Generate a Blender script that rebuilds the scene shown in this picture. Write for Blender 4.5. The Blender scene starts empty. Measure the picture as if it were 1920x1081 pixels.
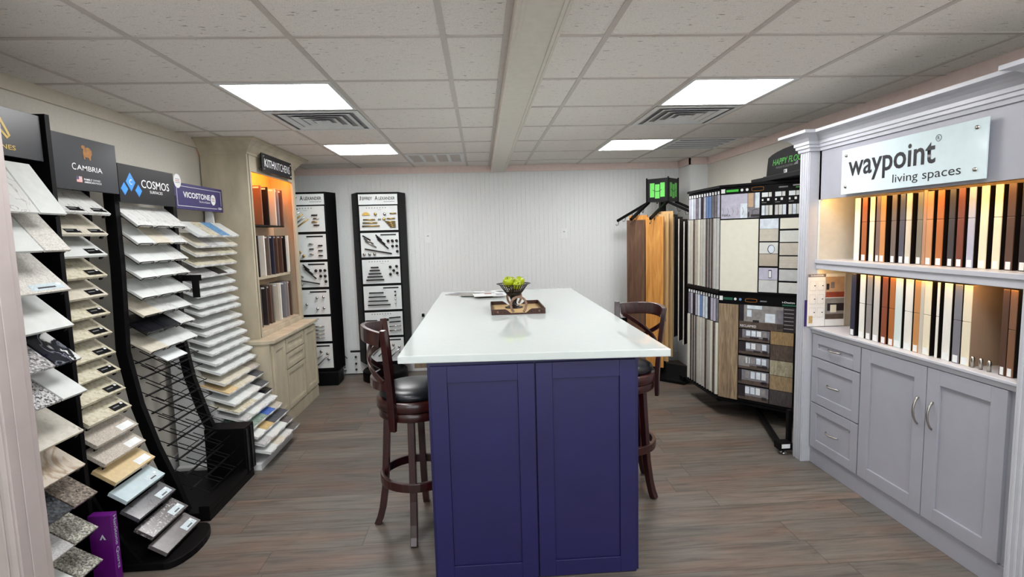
import bpy, bmesh, math, random
from mathutils import Vector, Matrix
S = bpy.context.scene; C = S.collection; PI = math.pi
rnd = random.Random(7)

# ---------------------------------------------------------------- materials
def lin(c):
    return tuple(((v/255)/12.92 if v/255 <= .04045 else ((v/255+.055)/1.055)**2.4) for v in c) + (1,)
MATS = {}
def newmat(name):
    m = bpy.data.materials.new(name); m.use_nodes = True
    nt = m.node_tree; b = nt.nodes['Principled BSDF']
    MATS[name] = m
    return m, nt, b
def N(nt, t, **k):
    n = nt.nodes.new(t)
    for a, v in k.items(): setattr(n, a, v)
    return n
def coords(nt, scale=(1,1,1), gen='Object'):
    tc = N(nt, 'ShaderNodeTexCoord'); mp = N(nt, 'ShaderNodeMapping')
    mp.inputs['Scale'].default_value = scale
    nt.links.new(tc.outputs[gen], mp.inputs['Vector']); return mp.outputs['Vector']
def ramp(nt, fac, stops, interp='LINEAR'):
    r = N(nt, 'ShaderNodeValToRGB'); r.color_ramp.interpolation = interp
    e = r.color_ramp.elements
    while len(e) < len(stops): e.new(.5)
    for el, (p, c) in zip(e, stops): el.position = p; el.color = lin(c) if len(c) == 3 else c
    nt.links.new(fac, r.inputs['Fac']); return r.outputs['Color']
def shade(c, f): return tuple(max(0, min(255, v*f)) for v in c)
def P(name, c, rough=.5, metal=0, var=.04, scale=25, bump=0, coat=0, spec=None, stretch=(1,1,1)):
    m, nt, b = newmat(name)
    n = N(nt, 'ShaderNodeTexNoise'); n.inputs['Scale'].default_value = scale; n.inputs['Detail'].default_value = 4
    nt.links.new(coords(nt, stretch), n.inputs['Vector'])
    col = ramp(nt, n.outputs['Fac'], [(.3, shade(c, 1-var)), (.7, shade(c, 1+var))])
    nt.links.new(col, b.inputs['Base Color'])
    b.inputs['Roughness'].default_value = rough; b.inputs['Metallic'].default_value = metal
    if coat: b.inputs['Coat Weight'].default_value = coat; b.inputs['Coat Roughness'].default_value = .08
    if spec is not None: b.inputs['Specular IOR Level'].default_value = spec
    if bump:
        bp = N(nt, 'ShaderNodeBump'); bp.inputs['Strength'].default_value = bump; bp.inputs['Distance'].default_value = .002
        nt.links.new(n.outputs['Fac'], bp.inputs['Height']); nt.links.new(bp.outputs['Normal'], b.inputs['Normal'])
    return m
def wood(name, c1, c2, rough=.45, sc=(1,1,1), scale=6, coat=0, dist=1.2):
    m, nt, b = newmat(name)
    n = N(nt, 'ShaderNodeTexNoise'); n.inputs['Scale'].default_value = scale; n.inputs['Detail'].default_value = 6
    n.inputs['Distortion'].default_value = dist
    nt.links.new(coords(nt, sc), n.inputs['Vector'])
    col = ramp(nt, n.outputs['Fac'], [(.3, c1), (.5, shade(tuple((a+d)/2 for a, d in zip(c1, c2)), 1)), (.68, c2)])
    nt.links.new(col, b.inputs['Base Color']); b.inputs['Roughness'].default_value = rough
    if coat: b.inputs['Coat Weight'].default_value = coat; b.inputs['Coat Roughness'].default_value = .1
    return m
def granite(name, cols, scale=90, rough=.22, thr=None):
    m, nt, b = newmat(name)
    v = N(nt, 'ShaderNodeTexVoronoi'); v.inputs['Scale'].default_value = scale
    n = N(nt, 'ShaderNodeTexNoise'); n.inputs['Scale'].default_value = scale*.35; n.inputs['Detail'].default_value = 5
    co = coords(nt); nt.links.new(co, v.inputs['Vector']); nt.links.new(co, n.inputs['Vector'])
    sp = N(nt, 'ShaderNodeSeparateColor'); nt.links.new(v.outputs['Color'], sp.inputs['Color'])
    mx = N(nt, 'ShaderNodeMath', operation='MULTIPLY_ADD'); mx.inputs[1].default_value = .55
    ml = N(nt, 'ShaderNodeMath', operation='MULTIPLY'); ml.inputs[1].default_value = .55
    nt.links.new(n.outputs['Fac'], ml.inputs[0]); nt.links.new(sp.outputs['Red'], mx.inputs[0]); nt.links.new(ml.outputs[0], mx.inputs[2])
    k = len(cols)
    pos = thr or [.15+.7*i/(k-1) for i in range(k)]
    nt.links.new(ramp(nt, mx.outputs[0], list(zip(pos, cols))), b.inputs['Base Color'])
    b.inputs['Roughness'].default_value = rough
    return m
def vein(name, base, vc, scale=5, width=.02, rough=.18, var=.03):
    m, nt, b = newmat(name)
    n = N(nt, 'ShaderNodeTexNoise'); n.inputs['Scale'].default_value = scale; n.inputs['Detail'].default_value = 7
    n.inputs['Distortion'].default_value = 1.6
    nt.links.new(coords(nt), n.inputs['Vector'])
    col = ramp(nt, n.outputs['Fac'], [(.3, shade(base, 1-var)), (.5-width, base), (.5, vc), (.5+width, base), (.75, shade(base, 1+var))])
    nt.links.new(col, b.inputs['Base Color']); b.inputs['Roughness'].default_value = rough
    return m
def emis(name, c, s):
    m, nt, b = newmat(name)
    b.inputs['Base Color'].default_value = lin(c); b.inputs['Emission Color'].default_value = lin(c)
    b.inputs['Emission Strength'].default_value = s; return m

P('paint_wall', (228,231,230), .6, bump=.08, scale=60, var=.012)
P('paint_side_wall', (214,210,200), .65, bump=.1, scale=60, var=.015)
P('trim_peach', (226,206,198), .5, var=.02)
P('trim_cream', (206,198,184), .5, var=.02)
P('beam_white', (205,198,186), .4, var=.02)
P('tbar_white', (190,182,176), .45, var=.02)
P('casing_white', (172,162,160), .42, var=.03, scale=8)
P('base_white', (205,205,205), .45, var=.02)
P('cab_grey', (158,159,168), .38, var=.012, scale=12)
P('cab_grey_in', (208,206,194), .5, var=.02)
P('cab_white', (186,188,195), .36, var=.012)
P('cream_cab', (178,168,146), .5, var=.07, scale=9, stretch=(1,1,.35))
P('cream_dark', (120,108,88), .6, var=.06)
P('navy', (25,23,74), .38, var=.05, scale=5)
P('navy_dark', (20,20,50), .5)
P('black', (8,7,9), .5, var=.1, spec=.14)
P('black_satin', (20,19,22), .35, var=.1, spec=.3)
P('black_matte', (7,6,8), .8, var=.1, spec=.15)
P('sign_charcoal', (40,43,49), .32, var=.05, scale=6)
P('sign_black', (20,19,24), .4, var=.06, spec=.3)
P('sign_purple', (48,38,102), .35, var=.04)
P('box_purple', (96,16,116), .4, var=.06, scale=6)
P('white_metal', (214,216,216), .4, var=.02)
P('white', (232,234,234), .4, var=.01)
P('print_white', (226,232,232), .35, var=.02, scale=8)
P('panel_white', (214,220,220), .4, var=.02, scale=8)
P('text_white', (238,240,242), .4, var=0.005)
P('text_black', (18,16,24), .4, var=.02)
P('text_gold', (212,176,60), .35, var=.03)
P('text_grey', (120,122,124), .5, var=.02)
P('bronze', (150,98,32), .4, var=.12, scale=60)
P('flag_red', (206,92,92), .5); P('flag_blue', (70,70,110), .5)
P('cyan_blue', (56,142,222), .35, var=.06); P('cyan_light', (120,190,240), .35)
P('lime', (104,206,92), .4, var=.03); P('green_text', (70,190,62), .5)
P('green_dark', (30,92,70), .5)
P('chrome', (200,200,200), .18, metal=1, var=.02)
P('nickel', (176,172,164), .3, metal=1, var=.03)
P('gold_metal', (190,160,90), .28, metal=1, var=.04)
P('dark_metal', (46,42,42), .35, metal=.7, var=.05)
P('rust_metal', (64,40,34), .5, metal=.35, var=.3, scale=90, bump=.3)
P('horseshoe', (120,96,80), .45, metal=.5, var=.25, scale=90, bump=.3)
P('tag_silver', (190,205,212), .3, var=.1, scale=200)
P('tag_white', (226,230,230), .4)
P('leather', (20,23,30), .3, var=.1, scale=120, bump=.35)
P('apple', (158,172,26), .28, var=.12, scale=14)
P('stem', (52,38,20), .6)
P('floor_gray', (80,76,72), .5)
wood('stool_wood', (34,11,12), (60,21,20), .3, (3,3,.6), 8, coat=.4)
wood('oak_block', (120,98,76), (158,134,106), .55, (4,4,.7), 6)
wood('plank_walnut', (78,54,40), (110,82,62), .45, (5,5,.55), 5)
wood('plank_orange', (172,114,50), (216,156,82), .42, (5,5,.5), 5)
wood('plank_honey', (180,144,94), (202,168,120), .45, (5,5,.5), 5)
wood('plank_black', (26,22,19), (46,40,34), .5, (5,5,.5), 6)
wood('plank_reclaim', (110,92,72), (170,148,118), .55, (7,7,.6), 5, dist=2.2)
wood('tray_wood', (178,146,96), (206,176,126), .5, (2,8,8), 6)
for i, (a, d) in enumerate([((128,104,70),(164,138,98)), ((66,56,48),(98,84,72)), ((136,128,104),(182,176,150)), ((134,112,82),(172,150,116)), ((56,50,52),(84,76,76))]):
    wood('reclaim_%d' % i, a, d, .55, (7,7,2), 6, dist=2)
# stone
SW = ['stone_white', 'stone_vein', 'stone_speck', 'stone_warm', 'stone_grey']
P('stone_white', (214,218,216), .16, var=.02)
vein('stone_vein', (212,214,212), (160,158,156), 5, .012)
granite('stone_speck', [(176,172,164), (208,206,200), (220,218,212)], 220, .2)
P('stone_warm', (208,202,186), .2, var=.04, scale=40)
granite('stone_grey', [(150,150,150), (178,178,178), (196,196,196)], 260, .2)
granite('stone_cream', [(168,158,130), (204,198,176), (214,210,192)], 70, .22)
granite('stone_sand', [(150,140,128), (182,174,162), (200,194,184)], 300, .25)
P('stone_beige', (208,184,140), .25, var=.03, scale=60)
P('stone_dark', (76,78,84), .2, var=.12, scale=20)
vein('stone_dark_vein', (84,84,88), (30,30,34), 7, .012)
granite('stone_black_speck', [(70,66,68), (98,94,94), (190,188,188)], 160, .2, [.3,.72,.9])
P('stone_charcoal', (96,92,92), .25, var=.08, scale=30)
P('stone_mirror', (196,214,220), .12, var=.03)
P('stone_black', (22,22,28), .14, var=.1)
m, nt, b = newmat('stone_black_vein')
n = N(nt, 'ShaderNodeTexNoise'); n.inputs['Scale'].default_value = 5; n.inputs['Detail'].default_value = 5; n.inputs['Distortion'].default_value = .8
nt.links.new(coords(nt), n.inputs['Vector'])
nt.links.new(ramp(nt, n.outputs['Fac'], [(.44, (18,22,36)), (.455, (120,124,134)), (.47, (18,22,36)), (.50, (18,22,36)), (.515, (212,214,212)), (.60, (212,214,212)), (.606, (120,120,120)), (.612, (214,216,214))]), b.inputs['Base Color'])
b.inputs['Roughness'].default_value = .15
granite('granite_grey', [(40,40,46), (120,120,124), (160,158,158), (206,206,206)], 120, .2)
granite('granite_bw', [(24,24,28), (104,104,106), (176,176,176), (206,206,206)], 150, .2, [.2,.40,.55,.8])
granite('granite_dark', [(16,18,22), (40,44,50), (70,76,82)], 90, .2)
granite('granite_brown', [(52,48,46), (106,98,90), (150,138,126)], 130, .2)
granite('granite_salt', [(50,52,48), (132,130,120), (196,194,184)], 170, .2)
granite('stone_fleck', [(60,52,48), (196,192,180), (208,204,194)], 60, .2, [.16,.24,.8])
vein('stone_beige_vein', (200,190,176), (164,144,122), 3, .03)
P('stone_blue', (98,150,196), .2, var=.1, scale=50)
P('stone_green', (120,140,130), .2, var=.15, scale=60)
P('stone_royal', (62,96,170), .25, var=.1, scale=60)
P('stone_tan', (190,166,116), .25, var=.08, scale=60)
P('tile_ivory', (224,222,206), .35, var=.012); P('tile_greige', (196,190,176), .4, var=.03)
P('tile_greige_dark', (178,168,152), .4, var=.03); P('tile_light', (212,214,208), .4, var=.02)
P('tile_silver', (196,198,196), .4, var=.03)
P('pic_lav', (186,184,200), .4, var=.05); P('pic_grey', (120,118,124), .4, var=.1)
P('pic_dark', (44,38,42), .4, var=.15); P('pic_light', (214,224,232), .35, var=.06)
P('pic_brown', (84,72,64), .45, var=.15, scale=40); P('pic_mid', (140,137,135), .4, var=.1, scale=30)
P('pic_red', (150,70,50), .5, var=.1); P('pic_warm', (190,160,130), .5, var=.05)
P('page_edge', (206,202,192), .5); P('page_blue', (110,140,190), .5)
BOOKC = dict(bk_white=(224,222,214), bk_cream=(226,216,190), bk_orange=(156,92,52), bk_mauve=(112,92,88), bk_tan=(188,134,84),
    bk_greybrown=(104,94,88), bk_slate=(78,78,90), bk_pale=(192,186,172), bk_olive=(112,110,100), bk_thin=(166,128,104),
    bk_caramel=(184,136,96), bk_char=(62,58,60), bk_red=(112,62,48), bk_lav=(168,172,192), bk_dark=(84,60,48), bk_esp=(50,44,44),
    bk_navy=(42,42,60), bk_grey=(142,136,134), bk_lgrey=(196,192,186), bk_brick=(134,72,48), bk_amber=(168,102,54), bk_green=(206,218,214),
    bk_cool=(120,120,128), bk_brown=(122,88,66), bk_taupe=(150,126,106))
for k, c in BOOKC.items(): P(k, c, .4, var=.04, scale=12, stretch=(1,1,.3))
P('door_back', (22,15,13), .55, var=.1, spec=.25)
P('niche_back', (196,172,142), .5, var=.03)
emis('lamp_panel', (254,253,253), 13.0)
emis('led_warm', (255,196,110), 15.0)
emis('led_orange', (255,140,36), 45.0)
P('acrylic', (206,222,226), .12, var=.01, coat=.4)

# ceiling tile
m, nt, b = newmat('ceiling_tile')
co = coords(nt, (16, 60, 1)); n = N(nt, 'ShaderNodeTexNoise'); n.inputs['Scale'].default_value = 1.6; n.inputs['Detail'].default_value = 3
n.inputs['Distortion'].default_value = .8; nt.links.new(co, n.inputs['Vector'])
n2 = N(nt, 'ShaderNodeTexNoise'); n2.inputs['Scale'].default_value = 260; nt.links.new(coords(nt), n2.inputs['Vector'])
c1 = ramp(nt, n.outputs['Fac'], [(.0, (232,227,221)), (.655, (232,227,221)), (.69, (170,165,160)), (1, (150,146,142))])
c2 = ramp(nt, n2.outputs['Fac'], [(.3, (205,205,205)), (.5, (255,255,255))])
mx = N(nt, 'ShaderNodeMix', data_type='RGBA', blend_type='MULTIPLY'); mx.inputs['Factor'].default_value = .55
nt.links.new(c1, mx.inputs[6]); nt.links.new(c2, mx.inputs[7]); nt.links.new(mx.outputs[2], b.inputs['Base Color'])
b.inputs['Roughness'].default_value = .9
bp = N(nt, 'ShaderNodeBump'); bp.inputs['Strength'].default_value = .5; bp.inputs['Distance'].default_value = .003; bp.invert = True
nt.links.new(n.outputs['Fac'], bp.inputs['Height']); nt.links.new(bp.outputs['Normal'], b.inputs['Normal'])

# floor planks running along X
m, nt, b = newmat('floor_planks')
tc = N(nt, 'ShaderNodeTexCoord'); sx = N(nt, 'ShaderNodeSeparateXYZ'); nt.links.new(tc.outputs['Object'], sx.inputs[0])
def M_(op, a, b_=None, c=None):
    q = N(nt, 'ShaderNodeMath', operation=op)
    for i, v in enumerate((a, b_, c)):
        if v is None: continue
        if isinstance(v, (int, float)): q.inputs[i].default_value = v
        else: nt.links.new(v, q.inputs[i])
    return q.outputs[0]
W, Lp = .19, 1.35
ys = M_('DIVIDE', sx.outputs['Y'], W); row = M_('FLOOR', ys)
wn = N(nt, 'ShaderNodeTexWhiteNoise', noise_dimensions='1D'); nt.links.new(row, wn.inputs['W'])
xs = M_('ADD', M_('DIVIDE', sx.outputs['X'], Lp), M_('MULTIPLY', wn.outputs['Value'], 7.3)); col_ = M_('FLOOR', xs)
cb = N(nt, 'ShaderNodeCombineXYZ'); nt.links.new(col_, cb.inputs[0]); nt.links.new(row, cb.inputs[1])
wn2 = N(nt, 'ShaderNodeTexWhiteNoise', noise_dimensions='2D'); nt.links.new(cb.outputs[0], wn2.inputs['Vector'])
g = N(nt, 'ShaderNodeTexNoise'); g.inputs['Scale'].default_value = 1; g.inputs['Detail'].default_value = 9; g.inputs['Roughness'].default_value = .65
g.inputs['Distortion'].default_value = .6
cb2 = N(nt, 'ShaderNodeCombineXYZ')
nt.links.new(M_('ADD', M_('MULTIPLY', sx.outputs['X'], 3.0), M_('MULTIPLY', wn2.outputs['Value'], 31)), cb2.inputs[0])
nt.links.new(M_('MULTIPLY', sx.outputs['Y'], 34), cb2.inputs[1]); nt.links.new(M_('MULTIPLY', wn2.outputs['Value'], 9), cb2.inputs[2])
nt.links.new(cb2.outputs[0], g.inputs['Vector'])
bl = N(nt, 'ShaderNodeTexNoise'); bl.inputs['Scale'].default_value = 1; bl.inputs['Detail'].default_value = 3
cb3 = N(nt, 'ShaderNodeCombineXYZ'); nt.links.new(M_('ADD', M_('MULTIPLY', sx.outputs['X'], 1.5), M_('MULTIPLY', wn2.outputs['Value'], 17)), cb3.inputs[0])
nt.links.new(M_('MULTIPLY', sx.outputs['Y'], 6), cb3.inputs[1]); nt.links.new(cb3.outputs[0], bl.inputs['Vector'])
base = ramp(nt, wn2.outputs['Value'], [(0, (92,86,80)), (.35, (118,112,104)), (.65, (102,94,87)), (1, (132,127,118))])
warm = ramp(nt, bl.outputs['Fac'], [(.44, (112,109,103)), (.68, (132,100,84))])
a1 = N(nt, 'ShaderNodeMix', data_type='RGBA', blend_type='MIX'); a1.inputs['Factor'].default_value = .45
nt.links.new(base, a1.inputs[6]); nt.links.new(warm, a1.inputs[7])
gr = ramp(nt, g.outputs['Fac'], [(.3, (112,110,108)), (.5, (214,213,211)), (.68, (255,255,252))])
a2 = N(nt, 'ShaderNodeMix', data_type='RGBA', blend_type='MULTIPLY'); a2.inputs['Factor'].default_value = .75
nt.links.new(a1.outputs[2], a2.inputs[6]); nt.links.new(gr, a2.inputs[7])
fy = M_('FRACT', ys); fx = M_('FRACT', xs)
ey = M_('MINIMUM', fy, M_('SUBTRACT', 1, fy)); ex = M_('MINIMUM', fx, M_('SUBTRACT', 1, fx))
sm = M_('MINIMUM', M_('MULTIPLY', ey, W), M_('MULTIPLY', ex, Lp))
seam = M_('LESS_THAN', sm, .0022)
a3 = N(nt, 'ShaderNodeMix', data_type='RGBA', blend_type='MIX'); nt.links.new(M_('MULTIPLY', seam, .6), a3.inputs['Factor'])
nt.links.new(a2.outputs[2], a3.inputs[6]); a3.inputs[7].default_value = lin((44,38,34))
nt.links.new(a3.outputs[2], b.inputs['Base Color']); b.inputs['Roughness'].default_value = .45
bp = N(nt, 'ShaderNodeBump'); bp.inputs['Strength'].default_value = .25; bp.inputs['Distance'].default_value = .002
nt.links.new(g.outputs['Fac'], bp.inputs['Height']); nt.links.new(bp.outputs['Normal'], b.inputs['Normal'])

# white quartz worktop
m, nt, b = newmat('quartz_top')
n = N(nt, 'ShaderNodeTexNoise'); n.inputs['Scale'].default_value = 25; nt.links.new(coords(nt), n.inputs['Vector'])
nt.links.new(ramp(nt, n.outputs['Fac'], [(.3, (205,214,213)), (.7, (208,216,215))]), b.inputs['Base Color'])
b.inputs['Roughness'].default_value = .04; b.inputs['Specular IOR Level'].default_value = .75

# ---------------------------------------------------------------- mesh builder
class MB:
    def __init__(s, M=None): s.v = []; s.f = []; s.m = []; s.names = []; s.M = M or Matrix(); s.smooth = []
    def mi(s, n):
        if n not in s.names: s.names.append(n)
        return s.names.index(n)
    def add(s, vs, fs, m, smooth=False):
        o = len(s.v); s.v += [s.M @ Vector(p) for p in vs]
        for f in fs: s.f.append([o+i for i in f]); s.m.append(s.mi(m)); s.smooth.append(smooth)
        return s
    def box(s, x0, x1, y0, y1, z0, z1, m):
        x0, x1 = sorted((x0, x1)); y0, y1 = sorted((y0, y1)); z0, z1 = sorted((z0, z1))
        return s.add([(x0,y0,z0),(x1,y0,z0),(x1,y1,z0),(x0,y1,z0),(x0,y0,z1),(x1,y0,z1),(x1,y1,z1),(x0,y1,z1)],
            [(3,2,1,0),(4,5,6,7),(0,1,5,4),(1,2,6,5),(2,3,7,6),(3,0,4,7)], m)
    def prism(s, pts, axis, a, b_, m, smooth=False):   # pts 2-D polygon, extruded along axis from a to b_
        def mk(p, t): return {'x': (t, p[0], p[1]), 'y': (p[0], t, p[1]), 'z': (p[0], p[1], t)}[axis]
        n = len(pts); vs = [mk(p, a) for p in pts] + [mk(p, b_) for p in pts]
        ar = sum(pts[i][0]*pts[(i+1) % n][1]-pts[(i+1) % n][0]*pts[i][1] for i in range(n))
        flip = (ar < 0) != (b_ < a) != (axis == 'y')
        fs = [list(range(n))[::-1], list(range(n, 2*n))]
        s.add(vs, [f if not flip else f[::-1] for f in fs], m)
        o = len(s.v)-2*n
        for i in range(n):
            j = (i+1) % n; q = [o+i, o+j, o+n+j, o+n+i]
            s.f.append(q if not flip else q[::-1]); s.m.append(s.mi(m)); s.smooth.append(smooth)
        return s
    def lathe(s, prof, m, c=(0,0,0), seg=32, smooth=True):   # prof [(r,z)]
        vs = []; fs = []; n = len(prof)
        for k in range(seg):
            a = 2*PI*k/seg
            for r, z in prof: vs.append((c[0]+r*math.cos(a), c[1]+r*math.sin(a), c[2]+z))
        for k in range(seg):
            k2 = (k+1) % seg
            for i in range(n-1): fs.append((k*n+i, k2*n+i, k2*n+i+1, k*n+i+1))
        return s.add(vs, fs, m, smooth)
    def tube(s, path, r, m, seg=6, smooth=True, closed=False):
        path = [Vector(p) for p in path]; n = len(path); vs = []; fs = []
        up0 = None
        for i, p in enumerate(path):
            a = path[(i-1) % n] if (i > 0 or closed) else p; b_ = path[(i+1) % n] if (i < n-1 or closed) else p
            t = (b_-a).normalized()
            if up0 is None: up0 = Vector((0,0,1)) if abs(t.z) < .9 else Vector((1,0,0))
            sd = t.cross(up0)
            if sd.length < 1e-4: sd = t.orthogonal()
            sd.normalize(); up = sd.cross(t).normalized(); up0 = up
            rr = r[i] if isinstance(r, (list, tuple)) else r
            for k in range(seg):
                an = 2*PI*k/seg; vs.append(p+sd*math.cos(an)*rr+up*math.sin(an)*rr)
        for i in range(n if closed else n-1):
            j = (i+1) % n
            for k in range(seg):
                k2 = (k+1) % seg; fs.append((i*seg+k, i*seg+k2, j*seg+k2, j*seg+k))
        if not closed: fs += [list(range(seg))[::-1], [(n-1)*seg+k for k in range(seg)]]
        return s.add(vs, fs, m, smooth)
    def sweep(s, path, w, h, m, side=None, closed=False, smooth=False):
        """rectangular bar along a path; side(i) gives the width direction"""
        path = [Vector(p) for p in path]; n = len(path); vs = []; fs = []
        for i, p in enumerate(path):
            a = path[(i-1) % n] if (i > 0 or closed) else p; b_ = path[(i+1) % n] if (i < n-1 or closed) else p
            t = (b_-a).normalized(); sd = Vector(side(i)) if side else Vector((0,0,1))
            sd = (sd-t*sd.dot(t)).normalized(); u = t.cross(sd).normalized()
            ww = w[i] if isinstance(w, (list, tuple)) else w; hh = h[i] if isinstance(h, (list, tuple)) else h
            for q, e in ((-1,-1),(1,-1),(1,1),(-1,1)): vs.append(p+sd*q*ww/2+u*e*hh/2)
        for i in range(n if closed else n-1):
            j = (i+1) % n
            for k in range(4):
                k2 = (k+1) % 4; fs.append((i*4+k, i*4+k2, j*4+k2, j*4+k))
        if not closed: fs += [[3,2,1,0], [(n-1)*4+k for k in range(4)]]
        return s.add(vs, fs, m, smooth)
    def sphere(s, c, r, m, seg=16, ring=10, sc=(1,1,1)):
        vs = []; fs = []
        for i in range(ring+1):
            t = PI*i/ring
            for k in range(seg):
                a = 2*PI*k/seg
                vs.append((c[0]+r*sc[0]*math.sin(t)*math.cos(a), c[1]+r*sc[1]*math.sin(t)*math.sin(a), c[2]+r*sc[2]*math.cos(t)))
        for i in range(ring):
            for k in range(seg):
                k2 = (k+1) % seg; fs.append((i*seg+k, (i+1)*seg+k, (i+1)*seg+k2, i*seg+k2))
        return s.add(vs, fs, m, True)
    def cyl(s, a, b_, r, m, seg=16): return s.tube([a, b_], r, m, seg)
    def build(s, name, parent=None, org=None, bevel=0, seg=2):
        if org is None: org = parent['_o'] if parent is not None and '_o' in parent.keys() else (0,0,0)
        o3 = Vector(org)
        me = bpy.data.meshes.new(name); me.from_pydata([v-o3 for v in s.v], [], s.f)
        for n in s.names: me.materials.append(MATS[n])
        for p, mi, sm in zip(me.polygons, s.m, s.smooth): p.material_index = mi; p.use_smooth = sm
        me.validate(); me.update()
        bm = bmesh.new(); bm.from_mesh(me); bmesh.ops.recalc_face_normals(bm, faces=bm.faces); bm.to_mesh(me); bm.free()
        ob = bpy.data.objects.new(name, me); C.objects.link(ob)
        if parent is not None:
            ob.parent = parent; ob['_o'] = list(org)
        else: ob.location = o3; ob['_o'] = list(org)
        if bevel:
            md = ob.modifiers.new('bevel', 'BEVEL'); md.width = bevel; md.segments = seg; md.limit_method = 'ANGLE'; md.angle_limit = .6
        return ob
def tag(o, label, cat, group=None):
    o['label'] = label; o['category'] = cat
    if group: o['group'] = group
    return o
def thing(name, label, cat, loc, group=None):
    o = bpy.data.objects.new(name, None); C.objects.link(o); o.location = loc; o['_o'] = list(loc); o.empty_display_size = .1
    return tag(o, label, cat, group)
def struct(mb, name, bevel=0):
    o = mb.build(name, bevel=bevel); o['kind'] = 'structure'; return o
def part_o(parent): return parent['_o']
def text(st, centre, right, up, h, m, parent, width=None, name='lettering', bold=0, shear=0, depth=.001, align='CENTER'):
    cu = bpy.data.curves.new('t', 'FONT'); cu.body = st; cu.size = 1; cu.extrude = 0; cu.offset = bold; cu.shear = shear
    cu.align_x = 'LEFT'; cu.resolution_u = 3
    to = bpy.data.objects.new('t', cu); C.objects.link(to)
    dg = bpy.context.evaluated_depsgraph_get(); dg.update()
    me = bpy.data.meshes.new_from_object(to.evaluated_get(dg)); bpy.data.objects.remove(to); bpy.data.curves.remove(cu)
    me.name = name
    xs = [v.co.x for v in me.vertices]; ys_ = [v.co.y for v in me.vertices]
    x0, x1, y0, y1 = min(xs), max(xs), min(ys_), max(ys_)
    sy = h/(y1-y0); sxx = (width/(x1-x0)) if width else sy
    r = Vector(right).normalized(); u = Vector(up).normalized(); nn = r.cross(u)
    c = Vector(centre); o3 = Vector(part_o(parent))
    xc = {'CENTER': (x0+x1)/2, 'LEFT': x0, 'RIGHT': x1}[align]
    for v in me.vertices:
        v.co = c + r*((v.co.x-xc)*sxx) + u*((v.co.y-(y0+y1)/2)*sy) + nn*depth - o3
    me.materials.clear(); me.materials.append(MATS[m])
    ob = bpy.data.objects.new(name, me); C.objects.link(ob); ob.parent = parent; ob['_o'] = list(part_o(parent))
    return ob
def frame(o, right, up):
    r = Vector(right).normalized(); u = Vector(up).normalized(); n = r.cross(u)
    return Matrix(((r.x,u.x,n.x,o[0]),(r.y,u.y,n.y,o[1]),(r.z,u.z,n.z,o[2]),(0,0,0,1)))
ORD = ['top','second','third','fourth','fifth','sixth','seventh','eighth','ninth','tenth','eleventh','twelfth','thirteenth','fourteenth','fifteenth',
       'sixteenth','seventeenth','eighteenth','nineteenth','twentieth','twenty-first','twenty-second','twenty-third','bottom']
NTH = ['first'] + ORD[1:23]

# ---------------------------------------------------------------- camera
cam = bpy.data.cameras.new('camera'); co_ = bpy.data.objects.new('camera', cam); C.objects.link(co_)
yaw, pitch, roll, fpx = .0568280173, .100819143, -.0268325128, 994.625
fwd = Vector((math.sin(yaw)*math.cos(pitch), math.cos(yaw)*math.cos(pitch), -math.sin(pitch)))
rt = Vector((math.cos(yaw), -math.sin(yaw), 0)); up = rt.cross(fwd)
r2 = rt*math.cos(roll)+up*math.sin(roll); u2 = -rt*math.sin(roll)+up*math.cos(roll)
co_.matrix_world = Matrix(((r2.x,u2.x,-fwd.x,0),(r2.y,u2.y,-fwd.y,0),(r2.z,u2.z,-fwd.z,1.59),(0,0,0,1)))
cam.sensor_fit = 'HORIZONTAL'; cam.sensor_width = 36; cam.lens = 36*fpx/1920; cam.clip_start = .05
S.camera = co_

# ---------------------------------------------------------------- room shell
XL, XR, YB, YF, ZC = -2.2, 2.59, 6.3, -2.2, 2.399
struct(MB().box(XL-.1, XR+.1, YF-.1, YB+.1, -.08, 0, 'floor_planks'), 'floor')
struct(MB().box(XL-.1, XR+.1, YF-.1, YB+.1, ZC, ZC+.08, 'ceiling_tile'), 'ceiling')
struct(MB().box(XL-.1, XL, YF, YB, 0, ZC, 'paint_side_wall'), 'wall_left')
struct(MB().box(XR, XR+.1, YF, YB, 0, ZC, 'paint_side_wall'), 'wall_right')
struct(MB().box(XL-.1, XR+.1, YF-.1, YF, 0, .35, 'paint_side_wall').box(XL-.1, XR+.1, YF-.1, YF, 2.3, ZC, 'paint_side_wall').box(XL-.1, XL+.2, YF-.1, YF, .35, 2.3, 'paint_side_wall').box(XR-.2, XR+.1, YF-.1, YF, .35, 2.3, 'paint_side_wall'), 'wall_front')  # unseen wall, opened in the middle to admit fill from the sky
q = MB()
for x_ in (XL+.2, -.7, .95, XR-.25): q.box(x_, x_+.05, YF-.08, YF-.03, .35, 2.3, 'white_metal')
q.box(XL+.2, XR-.2, YF-.08, YF-.03, .35, .40, 'white_metal').box(XL+.2, XR-.2, YF-.08, YF-.03, 2.25, 2.3, 'white_metal')
struct(q, 'added_fill_window_1')  # unseen glassless window, added behind the camera to brighten the room
pts = [(XL, YB+.08), (XR, YB+.08)]          # beadboard back wall with real grooves
x = XR; sp = .0525; pr = []
while x > XL:
    pr += [(x, YB), (x-sp+.007, YB), (x-sp+.0045, YB+.004), (x-sp+.0025, YB+.004)]; x -= sp
pr = [(max(XL, a), b_) for a, b_ in pr] + [(XL, YB)]
struct(MB().prism([(XL, YB+.08)] + pr[::-1] + [(XR, YB+.08)], 'z', 0, ZC, 'paint_wall'), 'wall_back')
# corner column
struct(MB().box(2.385, XR, 5.95, YB, 0, ZC, 'paint_wall'), 'wall_corner')
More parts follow.
